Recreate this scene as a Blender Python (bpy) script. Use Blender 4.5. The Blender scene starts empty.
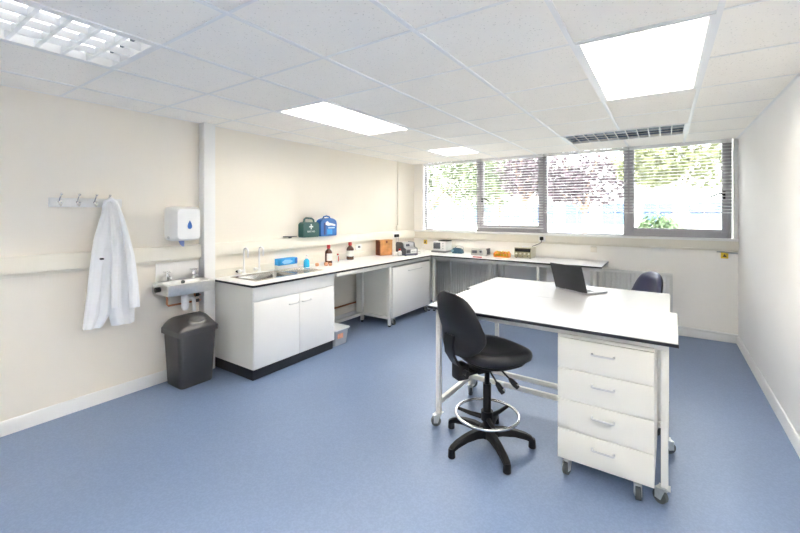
import bpy, bmesh, math, random
from mathutils import Vector, Matrix
R = math.radians
PI = math.pi
random.seed(4)
SC = bpy.context.scene
COL = SC.collection

# ------------------------------------------------------------------ materials
def mat(name, col, rough=.5, metal=0., var=.03, scale=6., bump=0., bscale=150., spec=.5, emit=0., coat=0., sheen=0.):
    m = bpy.data.materials.new(name); m.use_nodes = True
    nt = m.node_tree; n = nt.nodes; L = nt.links
    p = n['Principled BSDF']
    tc = n.new('ShaderNodeTexCoord')
    nz = n.new('ShaderNodeTexNoise'); nz.inputs['Scale'].default_value = scale; nz.inputs['Detail'].default_value = 4
    L.new(tc.outputs['Object'], nz.inputs['Vector'])
    rp = n.new('ShaderNodeValToRGB')
    a = [max(0, c*(1-var)) for c in col]; b = [min(1, c*(1+var)) for c in col]
    rp.color_ramp.elements[0].position = .3; rp.color_ramp.elements[1].position = .7
    rp.color_ramp.elements[0].color = (*a, 1); rp.color_ramp.elements[1].color = (*b, 1)
    L.new(nz.outputs['Fac'], rp.inputs['Fac']); L.new(rp.outputs['Color'], p.inputs['Base Color'])
    p.inputs['Roughness'].default_value = rough; p.inputs['Metallic'].default_value = metal
    p.inputs['Specular IOR Level'].default_value = spec
    p.inputs['Coat Weight'].default_value = coat
    if bump:
        n2 = n.new('ShaderNodeTexNoise'); n2.inputs['Scale'].default_value = bscale; n2.inputs['Detail'].default_value = 3
        L.new(tc.outputs['Object'], n2.inputs['Vector'])
        bp = n.new('ShaderNodeBump'); bp.inputs['Strength'].default_value = bump; bp.inputs['Distance'].default_value = .01
        L.new(n2.outputs['Fac'], bp.inputs['Height']); L.new(bp.outputs['Normal'], p.inputs['Normal'])
    if emit:
        p.inputs['Emission Color'].default_value = (*col, 1); p.inputs['Emission Strength'].default_value = emit
    return m

def floor_mat():
    m = mat('blue_vinyl', (.17, .233, .37), .38, var=.035, scale=1.3, bump=.03, bscale=260)
    nt = m.node_tree; n = nt.nodes; L = nt.links; p = n['Principled BSDF']
    old = p.inputs['Base Color'].links[0].from_socket
    tc = n.new('ShaderNodeTexCoord')
    v = n.new('ShaderNodeTexNoise'); v.inputs['Scale'].default_value = 95; v.inputs['Detail'].default_value = 2
    L.new(tc.outputs['Object'], v.inputs['Vector'])
    r = n.new('ShaderNodeValToRGB'); r.color_ramp.elements[0].position = .42; r.color_ramp.elements[1].position = .62
    r.color_ramp.elements[0].color = (.92, .925, .93, 1); r.color_ramp.elements[1].color = (1.05, 1.05, 1.045, 1)
    L.new(v.outputs['Fac'], r.inputs['Fac'])
    mx = n.new('ShaderNodeMix'); mx.data_type = 'RGBA'; mx.blend_type = 'MULTIPLY'; mx.inputs['Factor'].default_value = 1
    L.new(old, mx.inputs[6]); L.new(r.outputs['Color'], mx.inputs[7]); L.new(mx.outputs[2], p.inputs['Base Color'])
    return m

def tile_mat():
    m = mat('ceiling_tile', (.99, .955, .89), .95, var=.012, scale=2)
    nt = m.node_tree; n = nt.nodes; L = nt.links; p = n['Principled BSDF']
    old = p.inputs['Base Color'].links[0].from_socket
    tc = n.new('ShaderNodeTexCoord')
    v = n.new('ShaderNodeTexVoronoi'); v.inputs['Scale'].default_value = 62
    nz = n.new('ShaderNodeTexNoise'); nz.inputs['Scale'].default_value = 40
    L.new(tc.outputs['Object'], v.inputs['Vector']); L.new(tc.outputs['Object'], nz.inputs['Vector'])
    r = n.new('ShaderNodeValToRGB'); r.color_ramp.elements[0].position = .10; r.color_ramp.elements[1].position = .26
    r.color_ramp.elements[0].color = (.72, .72, .71, 1); r.color_ramp.elements[1].color = (1, 1, 1, 1)
    L.new(v.outputs['Distance'], r.inputs['Fac'])
    r2 = n.new('ShaderNodeValToRGB'); r2.color_ramp.elements[0].position = .47; r2.color_ramp.elements[1].position = .53
    L.new(nz.outputs['Fac'], r2.inputs['Fac'])
    mx = n.new('ShaderNodeMix'); mx.data_type = 'RGBA'; mx.blend_type = 'MULTIPLY'
    L.new(r2.outputs['Color'], mx.inputs['Factor']); L.new(old, mx.inputs[6]); L.new(r.outputs['Color'], mx.inputs[7])
    L.new(mx.outputs[2], p.inputs['Base Color'])
    return m

def glass_mat():
    m = bpy.data.materials.new('window_glass'); m.use_nodes = True
    nt = m.node_tree; n = nt.nodes; L = nt.links
    n.remove(n['Principled BSDF'])
    o = n['Material Output']
    t = n.new('ShaderNodeBsdfTransparent'); t.inputs['Color'].default_value = (.97, .98, .98, 1)
    g = n.new('ShaderNodeBsdfGlossy'); g.inputs['Roughness'].default_value = .03
    f = n.new('ShaderNodeFresnel'); f.inputs['IOR'].default_value = 1.3
    mx = n.new('ShaderNodeMixShader')
    L.new(f.outputs[0], mx.inputs[0]); L.new(t.outputs[0], mx.inputs[1]); L.new(g.outputs[0], mx.inputs[2])
    L.new(mx.outputs[0], o.inputs['Surface'])
    return m

def clear_mat(name, col, rough=.1, alpha=.5):
    m = bpy.data.materials.new(name); m.use_nodes = True
    nt = m.node_tree; n = nt.nodes; L = nt.links
    p = n['Principled BSDF']; p.inputs['Base Color'].default_value = (*col, 1); p.inputs['Roughness'].default_value = rough
    p.inputs['Alpha'].default_value = alpha
    return m

WALLF = mat('cream_far_wall_lightened', (.955, .93, .885), .9, var=.012, scale=1.5, bump=.04, bscale=300)  # the room's cream paint, lightened to stand in for light missing on this wall
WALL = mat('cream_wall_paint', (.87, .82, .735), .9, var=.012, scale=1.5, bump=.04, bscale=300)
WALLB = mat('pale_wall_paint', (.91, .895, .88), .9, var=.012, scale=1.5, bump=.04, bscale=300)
RAILM = mat('cream_rail_gloss', (.80, .765, .675), .45, var=.015)
TRIM = mat('white_gloss_trim', (.84, .84, .83), .4, var=.01)
FLOOR = floor_mat()
TILE = tile_mat()
TBAR = mat('white_enamel_grid', (.88, .88, .87), .4, var=.01)
GLASS = glass_mat()
ALU = mat('grey_aluminium_frame', (.44, .43, .46), .45, .2, var=.03)
ALUW = mat('white_window_frame', (.80, .80, .82), .4, var=.01)
SLAT = mat('white_blind_slat', (.84, .84, .85), .45, var=.01)
CORD = mat('white_cord', (.82, .82, .80), .8, var=.02)
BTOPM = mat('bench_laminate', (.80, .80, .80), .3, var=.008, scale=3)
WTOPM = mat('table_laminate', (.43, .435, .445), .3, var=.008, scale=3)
WLAM = mat('white_laminate', (.92, .91, .89), .3, var=.008, scale=3)
DLAM = mat('warm_white_laminate', (.88, .865, .80), .38, var=.008, scale=3)
WMET = mat('white_powder_coat', (.80, .79, .745), .4, var=.012)
EDGE = mat('black_core_edge', (.018, .019, .025), .35, var=.1)
PLINTH = mat('black_plinth', (.013, .014, .02), .5, var=.15)
STEEL = mat('brushed_steel', (.80, .79, .77), .34, 1., var=.05, scale=30)
SINKM = mat('sink_steel', (.40, .38, .36), .2, 1., var=.06, scale=20)
HANDLE = mat('satin_handle', (.72, .72, .72), .35, .6, var=.02)
CHROME = mat('chrome', (.75, .75, .76), .12, 1., var=.02)
ZINC = mat('zinc_caster', (.66, .68, .67), .28, .8, var=.08, scale=40)
RUBBER = mat('grey_rubber', (.10, .115, .115), .7, var=.1)
BLKP = mat('black_plastic', (.010, .010, .012), .45, spec=.3, var=.15, bump=.05, bscale=400)
VINYL = mat('black_vinyl', (.016, .016, .020), .33, var=.12, bump=.06, bscale=300)
NAVYV = mat('dark_navy_vinyl', (.034, .040, .095), .30, var=.12, bump=.06, bscale=300)
BINM = mat('charcoal_plastic', (.045, .044, .048), .42, var=.06, bump=.06, bscale=500)
BINL = mat('charcoal_lid_plastic', (.052, .050, .053), .30, var=.06)
BING = mat('silver_grey_plastic', (.20, .20, .20), .22, .4, var=.05)
WPLA = mat('white_plastic', (.88, .885, .89), .3, var=.01)
GPLA = mat('pale_grey_plastic', (.52, .53, .55), .4, var=.03)
DPLA = mat('dark_grey_plastic', (.10, .105, .125), .4, var=.05)
BLUEP = mat('blue_plastic', (.008, .125, .43), .35, var=.08)
BLUEL = mat('sky_blue_card', (.02, .32, .74), .45, var=.15, scale=25)
BLUED = mat('deep_blue_card', (.02, .12, .45), .45, var=.1)
GREENP = mat('dark_green_plastic', (.018, .095, .085), .4, var=.06)
INKW = mat('white_print', (.86, .88, .88), .5, var=.01)
AMBER = mat('amber_glass', (.10, .028, .010), .12, var=.2, scale=30, coat=.4)
REDP = mat('red_plastic', (.55, .025, .03), .4, var=.08)
LABELP = mat('white_paper_label', (.78, .76, .72), .8, var=.03)
COPPER = mat('copper_pipe', (.50, .22, .11), .38, .85, var=.15, scale=14)
TANP = mat('orange_tan_rubber', (.62, .29, .16), .55, var=.08, scale=30)
WOOD = mat('brown_wood', (.56, .275, .10), .5, var=.30, scale=9, bump=.06, bscale=60)
WOODD = mat('dark_red_wood', (.15, .035, .018), .5, var=.2, scale=9)
YEL = mat('yellow_card', (.80, .56, .04), .6, var=.05)
ORA = mat('orange_plastic', (.85, .30, .035), .4, var=.10, scale=30)
OLIVE = mat('olive_panel', (.36, .34, .22), .45, var=.06)
CREAMP = mat('cream_enamel', (.72, .70, .60), .4, var=.02)
COAT = mat('white_cotton', (.90, .905, .915), .95, var=.012, bump=.25, bscale=25)
TEALD = mat('dark_teal_plastic', (.03, .09, .15), .35, var=.1)
SCREEN = mat('dark_screen', (.13, .135, .16), .2, var=.1)
GREYM = mat('laptop_silver', (.60, .60, .63), .35, .5, var=.02)
KEYM = mat('laptop_keys', (.05, .05, .055), .5, var=.1)
LIDM = mat('laptop_black_lid', (.030, .032, .038), .38, var=.15, scale=10)
CLEARB = clear_mat('clear_box_plastic', (.72, .76, .82), .2, .62)
BLUELIQ = clear_mat('cyan_liquid', (.03, .50, .80), .08, .85)
RADM = mat('radiator_enamel', (.76, .76, .73), .35, var=.01)
TUBE_ON = mat('fluorescent_tube_lit', (1, .945, .86), .5, var=0., emit=9.)
TUBE_FAR = mat('fluorescent_tube_far', (1, .945, .86), .5, var=0., emit=15.)
TUBE_FILL = mat('fluorescent_tube_fill', (1, .945, .86), .5, var=0., emit=27.)  # stronger tubes for the out-of-view fixtures added as fill
TUBE_DIM = mat('fluorescent_tube_dim', (1, .985, .96), .5, var=0., emit=.75)
TUBE_OFF = mat('fluorescent_tube_unlit', (.8, .8, .8), .3, var=.01)
REFL = mat('mirror_reflector', (.26, .33, .44), .16, 1., var=.03)
REFLW = mat('satin_reflector', (.15, .19, .24), .4, .3, var=.03)
LOUV = mat('white_louvre', (.90, .91, .92), .35, var=.01)
def add_translucent(m, k):
    nt = m.node_tree; n = nt.nodes; p = n['Principled BSDF']; t = n.new('ShaderNodeBsdfTranslucent'); t.inputs['Color'].default_value = (.92, .93, .94, 1)
    mx = n.new('ShaderNodeMixShader'); mx.inputs[0].default_value = k
    nt.links.new(p.outputs[0], mx.inputs[1]); nt.links.new(t.outputs[0], mx.inputs[2]); nt.links.new(mx.outputs[0], n['Material Output'].inputs['Surface'])
add_translucent(LOUV, .45)
LOUVT = mat('opal_louvre', (.92, .92, .92), .4, var=.01)
add_translucent(LOUVT, .75)
LOUVM = mat('mirror_louvre', (.58, .66, .78), .12, 1., var=.03)
# outside
PAVE = mat('pale_paving', (.48, .475, .46), .9, var=.08, scale=1)
GRASS = mat('lawn', (.22, .30, .12), .95, var=.25, scale=3)
BARK = mat('bark', (.34, .235, .17), .9, var=.2, scale=12, bump=.4, bscale=30)
BARKP = mat('pale_bark', (.50, .42, .36), .9, var=.15, scale=12)
def leaf(name, c, v=.35): return mat(name, c, .6, var=v, scale=1.6)
LEAFG = leaf('green_leaves', (.12, .15, .075)); LEAFP = leaf('purple_leaves', (.065, .043, .052)); LEAFY = leaf('yellow_green_leaves', (.14, .155, .065))
LEAFS = leaf('shrub_leaves', (.10, .155, .07))
RENDERW = mat('white_render', (.75, .75, .75), .9, var=.04, scale=.6)
BLUEW = mat('blue_window_glass', (.07, .12, .26), .2, var=.1)
FENCE = mat('grey_fence_steel', (.45, .45, .46), .5, .3, var=.05)

# ------------------------------------------------------------------ mesh builder
class B:
    def __init__(s): s.bm = bmesh.new()
    def _tag(s, geom_faces, mi):
        for f in geom_faces: f.material_index = mi
    def box(s, x0, y0, z0, x1, y1, z1, bev=0., mi=0, M=None, seg=2):
        x0, x1 = min(x0, x1), max(x0, x1); y0, y1 = min(y0, y1), max(y0, y1); z0, z1 = min(z0, z1), max(z0, z1)
        v = [s.bm.verts.new(c) for c in ((x0,y0,z0),(x1,y0,z0),(x1,y1,z0),(x0,y1,z0),(x0,y0,z1),(x1,y0,z1),(x1,y1,z1),(x0,y1,z1))]
        fs = [s.bm.faces.new([v[i] for i in q]) for q in ((3,2,1,0),(4,5,6,7),(0,1,5,4),(1,2,6,5),(2,3,7,6),(3,0,4,7))]
        s._tag(fs, mi)
        if M is not None:
            for q in v: q.co = M @ q.co
        if bev:
            es = list({e for f in fs for e in f.edges})
            r = bmesh.ops.bevel(s.bm, geom=es, offset=bev, segments=seg, profile=.5, affect='EDGES', clamp_overlap=True)
            s._tag(r['faces'], mi)
        return s
    def loft(s, rings, caps=True, closed=True, mi=0, loop=False):
        rv = [[s.bm.verts.new(c) for c in r] for r in rings]
        n = len(rv[0]); fs = []
        pairs = list(zip(rv, rv[1:]))
        if loop: pairs.append((rv[-1], rv[0]))
        for a, b in pairs:
            for i in range(n if closed else n-1):
                j = (i+1) % n
                fs.append(s.bm.faces.new((a[i], a[j], b[j], b[i])))
        if caps and closed and not loop:
            fs.append(s.bm.faces.new(rv[0][::-1])); fs.append(s.bm.faces.new(rv[-1]))
        s._tag(fs, mi); return s
    def cyl(s, p0, p1, r0, r1=None, seg=16, mi=0):
        return s.tube([p0, p1], r0, seg, mi=mi, r1=r1)
    def tube(s, pts, r, seg=8, mi=0, loop=False, r1=None):
        P = [Vector(p) for p in pts]; rings = []; n = len(P)
        up = None
        for i, p in enumerate(P):
            if loop: t = (P[(i+1) % n] - P[i-1]).normalized()
            else: t = (P[min(i+1, n-1)] - P[max(i-1, 0)]).normalized()
            if up is None:
                up = Vector((0, 0, 1)) if abs(t.z) < .9 else Vector((1, 0, 0))
            a = t.cross(up)
            if a.length < 1e-4: a = t.cross(Vector((0, 1, 0)))
            a.normalize(); b = a.cross(t).normalized(); up = b
            rr = r if r1 is None else r + (r1-r)*i/(n-1)
            if isinstance(r, (list, tuple)): rr = r[i]
            rings.append([p + a*rr*math.cos(2*PI*k/seg) + b*rr*math.sin(2*PI*k/seg) for k in range(seg)])
        return s.loft(rings, mi=mi, loop=loop)
    def lathe(s, prof, c=(0, 0, 0), seg=24, mi=0, sx=1., sy=1.):
        c = Vector(c)
        return s.loft([[c + Vector((max(r, .0004)*sx*math.cos(2*PI*k/seg), max(r, .0004)*sy*math.sin(2*PI*k/seg), z)) for k in range(seg)] for r, z in prof], mi=mi)
    def prism(s, poly, a, b, axis='z', mi=0):
        def P(u, v, w): return {'z': (u, v, w), 'x': (w, u, v), 'y': (u, w, v)}[axis]
        return s.loft([[P(u, v, a) for u, v in poly], [P(u, v, b) for u, v in poly]], mi=mi)
    def quad(s, pts, mi=0):
        f = s.bm.faces.new([s.bm.verts.new(p) for p in pts]); f.material_index = mi; return s
    def sphere(s, c, r, sz=1., seg=16, mi=0):
        k = 8
        return s.lathe([(r*math.cos(-PI/2+PI*i/k), r*sz*math.sin(-PI/2+PI*i/k)) for i in range(k+1)], c, seg, mi)
    def xf(s, M):
        bmesh.ops.transform(s.bm, matrix=M, verts=s.bm.verts); return s
    def obj(s, name, mats, parent=None, world=True, smooth=True, fixn=True, ang=38):
        bm = s.bm
        if fixn: bmesh.ops.recalc_face_normals(bm, faces=bm.faces)
        loc = None
        if parent is not None and world:
            bmesh.ops.translate(bm, vec=-root_loc(parent), verts=bm.verts)
        if parent is None:
            xs = [v.co for v in bm.verts]
            mn = Vector([min(c[i] for c in xs) for i in range(3)]); mx = Vector([max(c[i] for c in xs) for i in range(3)])
            loc = Vector(((mn.x+mx.x)/2, (mn.y+mx.y)/2, mn.z))
            bmesh.ops.translate(bm, vec=-loc, verts=bm.verts)
        if smooth:
            for f in bm.faces: f.smooth = True
            for e in bm.edges:
                if len(e.link_faces) == 2 and e.calc_face_angle(0) > R(ang): e.smooth = False
        me = bpy.data.meshes.new(name); bm.to_mesh(me); bm.free()
        for m in (mats if isinstance(mats, (list, tuple)) else [mats]): me.materials.append(m)
        o = bpy.data.objects.new(name, me); COL.objects.link(o)
        if parent is not None: o.parent = parent
        if loc is not None: o.location = loc
        return o

def root_loc(o):
    v = Vector((0, 0, 0))
    while o is not None: v += o.location; o = o.parent
    return v

def tag(o, label, cat, group=None, kind=None):
    o['label'] = label; o['category'] = cat
    if group: o['group'] = group
    if kind: o['kind'] = kind
    return o
def thing(name, label, cat, loc, rz=0., group=None):
    o = bpy.data.objects.new(name, None); COL.objects.link(o); o.empty_display_size = .1
    o.location = loc; o.rotation_euler = (0, 0, rz)
    return tag(o, label, cat, group)
def struct(o, label=None):
    o['kind'] = 'structure'
    if label: o['label'] = label
    return o
def sroot(name, loc):
    o = bpy.data.objects.new(name, None); COL.objects.link(o); o.location = loc; o['kind'] = 'structure'; return o
def dup(o, loc=None, rz=None, label=None, parent=None, group=None):
    c = o.copy(); COL.objects.link(c)
    if parent: c.parent = parent
    if loc is not None: c.location = loc
    if rz is not None: c.rotation_euler = (0, 0, rz)
    if label: c['label'] = label
    for ch in list(o.children): dup(ch, parent=c)
    return c

# ------------------------------------------------------------------ room shell
XL, XR, YF, YB, CZ = -3.79, .72, 6.05, -3.3, 2.425
GX = [.2+.6*i for i in range(-7, 2)]          # ceiling grid lines
GY = [2.19+.595*j for j in range(-9, 0)]+[2.19+.64*j for j in range(0, 7)]
SILL, WTOP, WFT = 1.235, 2.425, 2.52
WX0, WX1 = -3.58, .668

struct(B().box(XL-.15, YB-.15, -.12, XR+.15, YF+.2, 0).obj('floor', FLOOR))
struct(B().box(XL-.15, YB-.15, 0, XL, YF+.2, 2.62).obj('wall_left', WALL))
struct(B().box(XR, YB-.15, 0, XR+.15, YF+.2, 2.62).obj('wall_right', WALLB))
struct(B().box(XL, YB-.15, 0, XR, YB, 2.62).obj('wall_back', WALL))
w = B()
w.box(XL, YF, 0, XR, YF+.2, SILL-.005)
w.box(XL, YF, SILL-.005, WX0-.03, YF+.2, 2.62); w.box(WX1+.012, YF, SILL-.005, XR, YF+.2, 2.62)
w.box(WX0-.03, YF, WFT, WX1+.012, YF+.2, 2.62)
struct(w.obj('wall_far', WALLF))

LIGHTS = dict(  # (x0,x1,y0,y1)
    a=(-2.8, -2.2, -.19, 1.0), b=(-2.8, -2.2, 2.19, 3.47), c=(-2.8, -2.2, 4.75, 5.39), d=(-.4, .2, 2.19, 3.47),
    e=(-1.0, .2, 4.75, 5.39), f=(-.4, .2, -.19, 1.0), g=(-2.8, -2.2, -2.57, -1.38), h=(-.4, .2, -2.57, -1.38))  # f, g and h are out of view, added as fill
def inlight(x, y): return any(a < x < b and c < y < d for a, b, c, d in LIGHTS.values())
cl = B()
ex = [XL]+[x for x in GX if XL < x < XR]+[XR]; ey = [YB]+[y for y in GY if YB < y < YF]+[YF]
for x0, x1 in zip(ex, ex[1:]):
    for y0, y1 in zip(ey, ey[1:]):
        if not inlight((x0+x1)/2, (y0+y1)/2): cl.box(x0, y0, CZ, x1, y1, CZ+.018)
struct(cl.obj('ceiling', TILE))
tb = B()
def seg_free(axis, c, lo, hi, cuts):
    out = []
    for a, b in zip(cuts, cuts[1:]):
        m = (a+b)/2
        q = (c, m) if axis == 'y' else (m, c)
        e = .05
        ins = inlight(c-e, m) and inlight(c+e, m) if axis == 'y' else inlight(m, c-e) and inlight(m, c+e)
        if not ins: out.append((a, b))
    return out
for x in GX:
    if XL < x < XR:
        for a, b in seg_free('y', x, YB, YF, ey): tb.box(x-.012, a, CZ-.006, x+.012, b, CZ+.001)
struct(tb.obj('trim_1', TBAR), 'white bars of the ceiling grid running towards the windows')
tb = B()
for y in GY:
    if YB < y < YF:
        for a, b in seg_free('x', y, XL, XR, ex): tb.box(a+.012, y-.008, CZ-.003, b-.012, y+.008, CZ+.001)
struct(tb.obj('trim_2', TBAR), 'white cross bars of the ceiling grid')
# ceiling edge angles
tb = B()
tb.box(XL, YB, CZ-.004, XL+.018, YF, CZ); tb.box(XR-.018, YB, CZ-.004, XR, YF, CZ)
struct(tb.obj('trim_3', TBAR), 'white edge angle where ceiling meets walls')
# void above the ceiling
struct(B().box(XL, YB, 2.60, XR, YF, 2.64).obj('ceiling_slab', TILE))

# baseboards
struct(B().prism([(XL, 0), (XL+.018, 0), (XL+.018, .085), (XL+.010, .10), (XL, .10)], YB, 6.03, 'y').obj('baseboard_left', TRIM))
struct(B().prism([(XR, 0), (XR-.018, 0), (XR-.018, .085), (XR-.010, .10), (XR, .10)], YB, 6.03, 'y').obj('baseboard_right', TRIM))
struct(B().prism([(YF, 0), (YF-.018, 0), (YF-.018, .088), (YF-.010, .10), (YF, .10)], XL+.018, XR-.018, 'x').obj('baseboard_far', TRIM))
# pilaster boxing
struct(B().box(XL, 2.062, 0, XL+.10, 2.176, CZ-.004, .004).obj('trim_4', TRIM), 'white boxed column on the left wall beside the bench')
# dado rail left (two lengths), with its lower ledge
def rail(y0, y1):
    return B().prism([(XL, 1.085), (XL+.022, 1.085), (XL+.022, 1.108), (XL+.05, 1.112), (XL+.05, 1.225), (XL+.044, 1.233), (XL, 1.233)], y0, y1, 'y')
struct(rail(YB, 2.062).obj('trim_5', RAILM), 'cream dado rail on the left wall behind the lab coat')
struct(rail(2.176, YF-.05).obj('trim_6', RAILM), 'cream dado rail on the left wall above the bench')
# far wall sill: white board over a cream fascia
struct(B().prism([(YF, 1.085), (YF-.022, 1.085), (YF-.022, 1.108), (YF-.05, 1.112), (YF-.05, 1.205), (YF, 1.205)], XL, XR, 'x').obj('trim_7', RAILM), 'cream fascia below the window sill')
struct(B().box(XL, YF-.07, 1.206, XR, YF+.10, SILL, .006).obj('trim_8', TRIM), 'white window sill board')
struct(B().box(WX1+.012, YF-.02, SILL, WX1+.045, YF+.01, CZ-.004, .003).obj('trim_9', TRIM), 'white upright trim at right of the windows')
struct(B().box(XL, 5.50, SILL, XL+.022, 5.535, CZ-.004, .003).obj('trim_10', WALL), 'cream vertical conduit on the left wall near the window')

# ------------------------------------------------------------------ windows
WB = [(-3.58, -2.555), (-2.555, -1.49), (-1.49, -.43), (-.43, .668)]
FY0, FY1 = YF+.03, YF+.09
for i, (x0, x1) in enumerate(WB):
    opening = i in (1, 3)
    r = sroot('window_%d' % (i+1), ((x0+x1)/2, FY0, SILL))
    f = B(); fm = ALU
    t = .045 if opening else .03
    f.box(x0, FY0, SILL, x0+t, FY1, WFT, .003); f.box(x1-t, FY0, SILL, x1, FY1, WFT, .003)
    f.box(x0+t, FY0, WFT-t, x1-t, FY1, WFT, .003)
    if opening:
        f.box(x0+t, FY0, SILL, x1-t, FY1, SILL+.06, .003)
        f.obj('window_frame', ALU, r)
        s = B(); a, b, c, d = x0+.040, x1-.040, SILL+.052, WFT-.040; q = .055
        s.box(a, FY0-.012, c, a+q, FY1-.02, d, .003); s.box(b-q, FY0-.012, c, b, FY1-.02, d, .003)
        s.box(a+q, FY0-.012, c, b-q, FY1-.02, c+q, .003); s.box(a+q, FY0-.012, d-q, b-q, FY1-.02, d, .003)
        so = s.obj('opening_sash', ALU, r)
        hx = x0+.075 if i == 1 else x1-.075
        sg = 1 if i == 1 else -1
        h = B(); h.box(hx-.012, FY0-.03, 1.70, hx+.012, FY0-.012, 1.80, .004)
        h.tube([(hx, FY0-.03, 1.765), (hx+sg*.05, FY0-.05, 1.775), (hx+sg*.13, FY0-.055, 1.735)], .009, 8)
        h.obj('window_handle', BLKP, r)
        gx = (a+q, b-q, c+q, d-q)
    else:
        f.box(x0+t, FY0, SILL, x1-t, FY1, SILL+.018, .003)
        f.obj('window_frame', ALU, r)
        gx = (x0+t, x1-t, SILL+.018, WFT-t)
    B().box(gx[0]-.004, FY0+.026, gx[2]-.004, gx[1]+.004, FY0+.032, gx[3]+.004).obj('pane', GLASS, r)

# blinds
def blind(x0, x1, zb, label):
    yc = YF-.012
    r = thing('venetian_blind', label, 'blind', ((x0+x1)/2, yc, zb), 0, 'venetian blinds at the windows')
    B().box(x0, yc-.02, WTOP-.045, x1, yc+.02, WTOP-.008, .003).obj('head_rail', SLAT, r)
    B().box(x0, yc-.013, zb, x1, yc+.013, zb+.016, .003).obj('bottom_rail', SLAT, r)
    s = B(); z = zb+.045
    while z < WTOP-.06:
        pts = [(-.0165, -.0010), (-.006, .0016), (.006, .0016), (.0165, -.0010)]
        tl = .30
        ring0 = [(yc+u, z+v+u*tl) for u, v in pts] + [(yc+u, z+v-.0011+u*tl) for u, v in pts[::-1]]
        s.prism(ring0, x0+.004, x1-.004, 'x'); z += .0405
    s.obj('slats', SLAT, r)
    n = 0
    for k in (.12, .5, .88):
        x = x0+(x1-x0)*k
        B().cyl((x, yc-.018, zb+.008), (x, yc-.018, WTOP-.03), .0011, seg=6).obj('ladder_cord', CORD, r)
blind(-3.575, -2.50, 1.30, 'white slatted blind lowered over the leftmost window pane')
blind(-2.49, -1.50, 1.30, 'white slatted blind over the second window from the left, by the dark purple tree')
blind(-1.485, -.40, 1.535, 'white slatted blind part raised over the third window from the left')
blind(-.39, .664, 1.535, 'white slatted blind part raised over the rightmost window pane')

# ------------------------------------------------------------------ ceiling lights
def fixture(k, label, tube, refl, name='ceiling_light', along='y', rows=4, pitch=.107, mirror=False):
    x0, x1, y0, y1 = LIGHTS[k]
    r = thing(name, label, 'light', ((x0+x1)/2, (y0+y1)/2, CZ-.006), 0, 'recessed louvre ceiling lights')
    h = B(); g = .012; tp = CZ+.085
    fr = .022
    for a in ((x0+g, y0+g, x0+g+fr, y1-g), (x1-g-fr, y0+g, x1-g, y1-g), (x0+g+fr, y0+g, x1-g-fr, y0+g+fr), (x0+g+fr, y1-g-fr, x1-g, y1-g)):
        h.box(a[0], a[1], CZ-.006, a[2], a[3], CZ+.004)
    h.box(x0+g, y0+g, CZ+.004, x0+g+.006, y1-g, tp); h.box(x1-g-.006, y0+g, CZ+.004, x1-g, y1-g, tp)
    h.box(x0+g, y0+g, CZ+.004, x1-g, y0+g+.006, tp); h.box(x0+g, y1-g-.006, CZ+.004, x1-g, y1-g, tp)
    h.obj('housing', TBAR, r)
    B().box(x0+g, y0+g, tp, x1-g, y1-g, tp+.006).obj('reflector', refl, r)
    a0, a1, b0, b1 = x0+g+fr, x1-g-fr, y0+g+fr, y1-g-fr
    if along == 'x': a0, a1, b0, b1 = b0, b1, a0, a1
    W = (a1-a0)/rows
    for i in range(rows):
        c = a0+W*(i+.5)
        p = [(c, b0+.03, CZ+.062), (c, b1-.03, CZ+.062)]
        if along == 'x': p = [(y, x, z) for x, y, z in p]
        B().cyl(p[0], p[1], .013, seg=12).obj('lamp_tube', tube, r)
    lv = B()
    def bar(u0, v0, u1, v1, z0, z1):
        if along == 'x': lv.box(v0, u0, z0, v1, u1, z1)
        else: lv.box(u0, v0, z0, u1, v1, z1)
    for i in range(1, rows): bar(a0+W*i-.004, b0, a0+W*i+.004, b1, CZ-.003, CZ+.034)
    n = max(2, round((b1-b0)/pitch)); P = (b1-b0)/n; bt = .009 if k == 'a' else .005
    for j in range(1, n): bar(a0, b0+P*j-bt, a1, b0+P*j+bt, CZ-.003, CZ+.036)
    lo = lv.obj('louvre', LOUVM if mirror else LOUVT if k == 'a' else LOUV, r)
    if mirror:
        lv = B()
        for i in range(1, rows): bar(a0+W*i-.0062, b0, a0+W*i+.0062, b1, CZ-.005, CZ-.0028)
        for j in range(1, n): bar(a0, b0+P*j-.0045, a1, b0+P*j+.0045, CZ-.005, CZ-.0028)
        lv.obj('louvre_edge', TBAR, lo)
fixture('a', 'louvred ceiling light at top left corner, its open cells visible', TUBE_DIM, REFLW)
fixture('b', 'bright louvred ceiling light over the floor in front of sink cupboard', TUBE_ON, TBAR)
fixture('c', 'small square lit ceiling light near the left window', TUBE_FAR, TBAR)
fixture('d', 'large bright ceiling light above the white table, near right wall', TUBE_ON, TBAR)
fixture('e', 'unlit ceiling light with blue-grey mirror louvre right by the windows', TUBE_OFF, REFL, along='x', rows=4, mirror=True)
fixture('f', 'unseen fill light added in the ceiling directly above the camera, beside the right wall', TUBE_FILL, TBAR)  # this and the next two are added to brighten the near half
fixture('g', 'unseen fill light added in the ceiling at the back of the room, left', TUBE_FILL, TBAR)
fixture('h', 'unseen fill light added in the ceiling at the back of the room, right', TUBE_FILL, TBAR)

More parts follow.
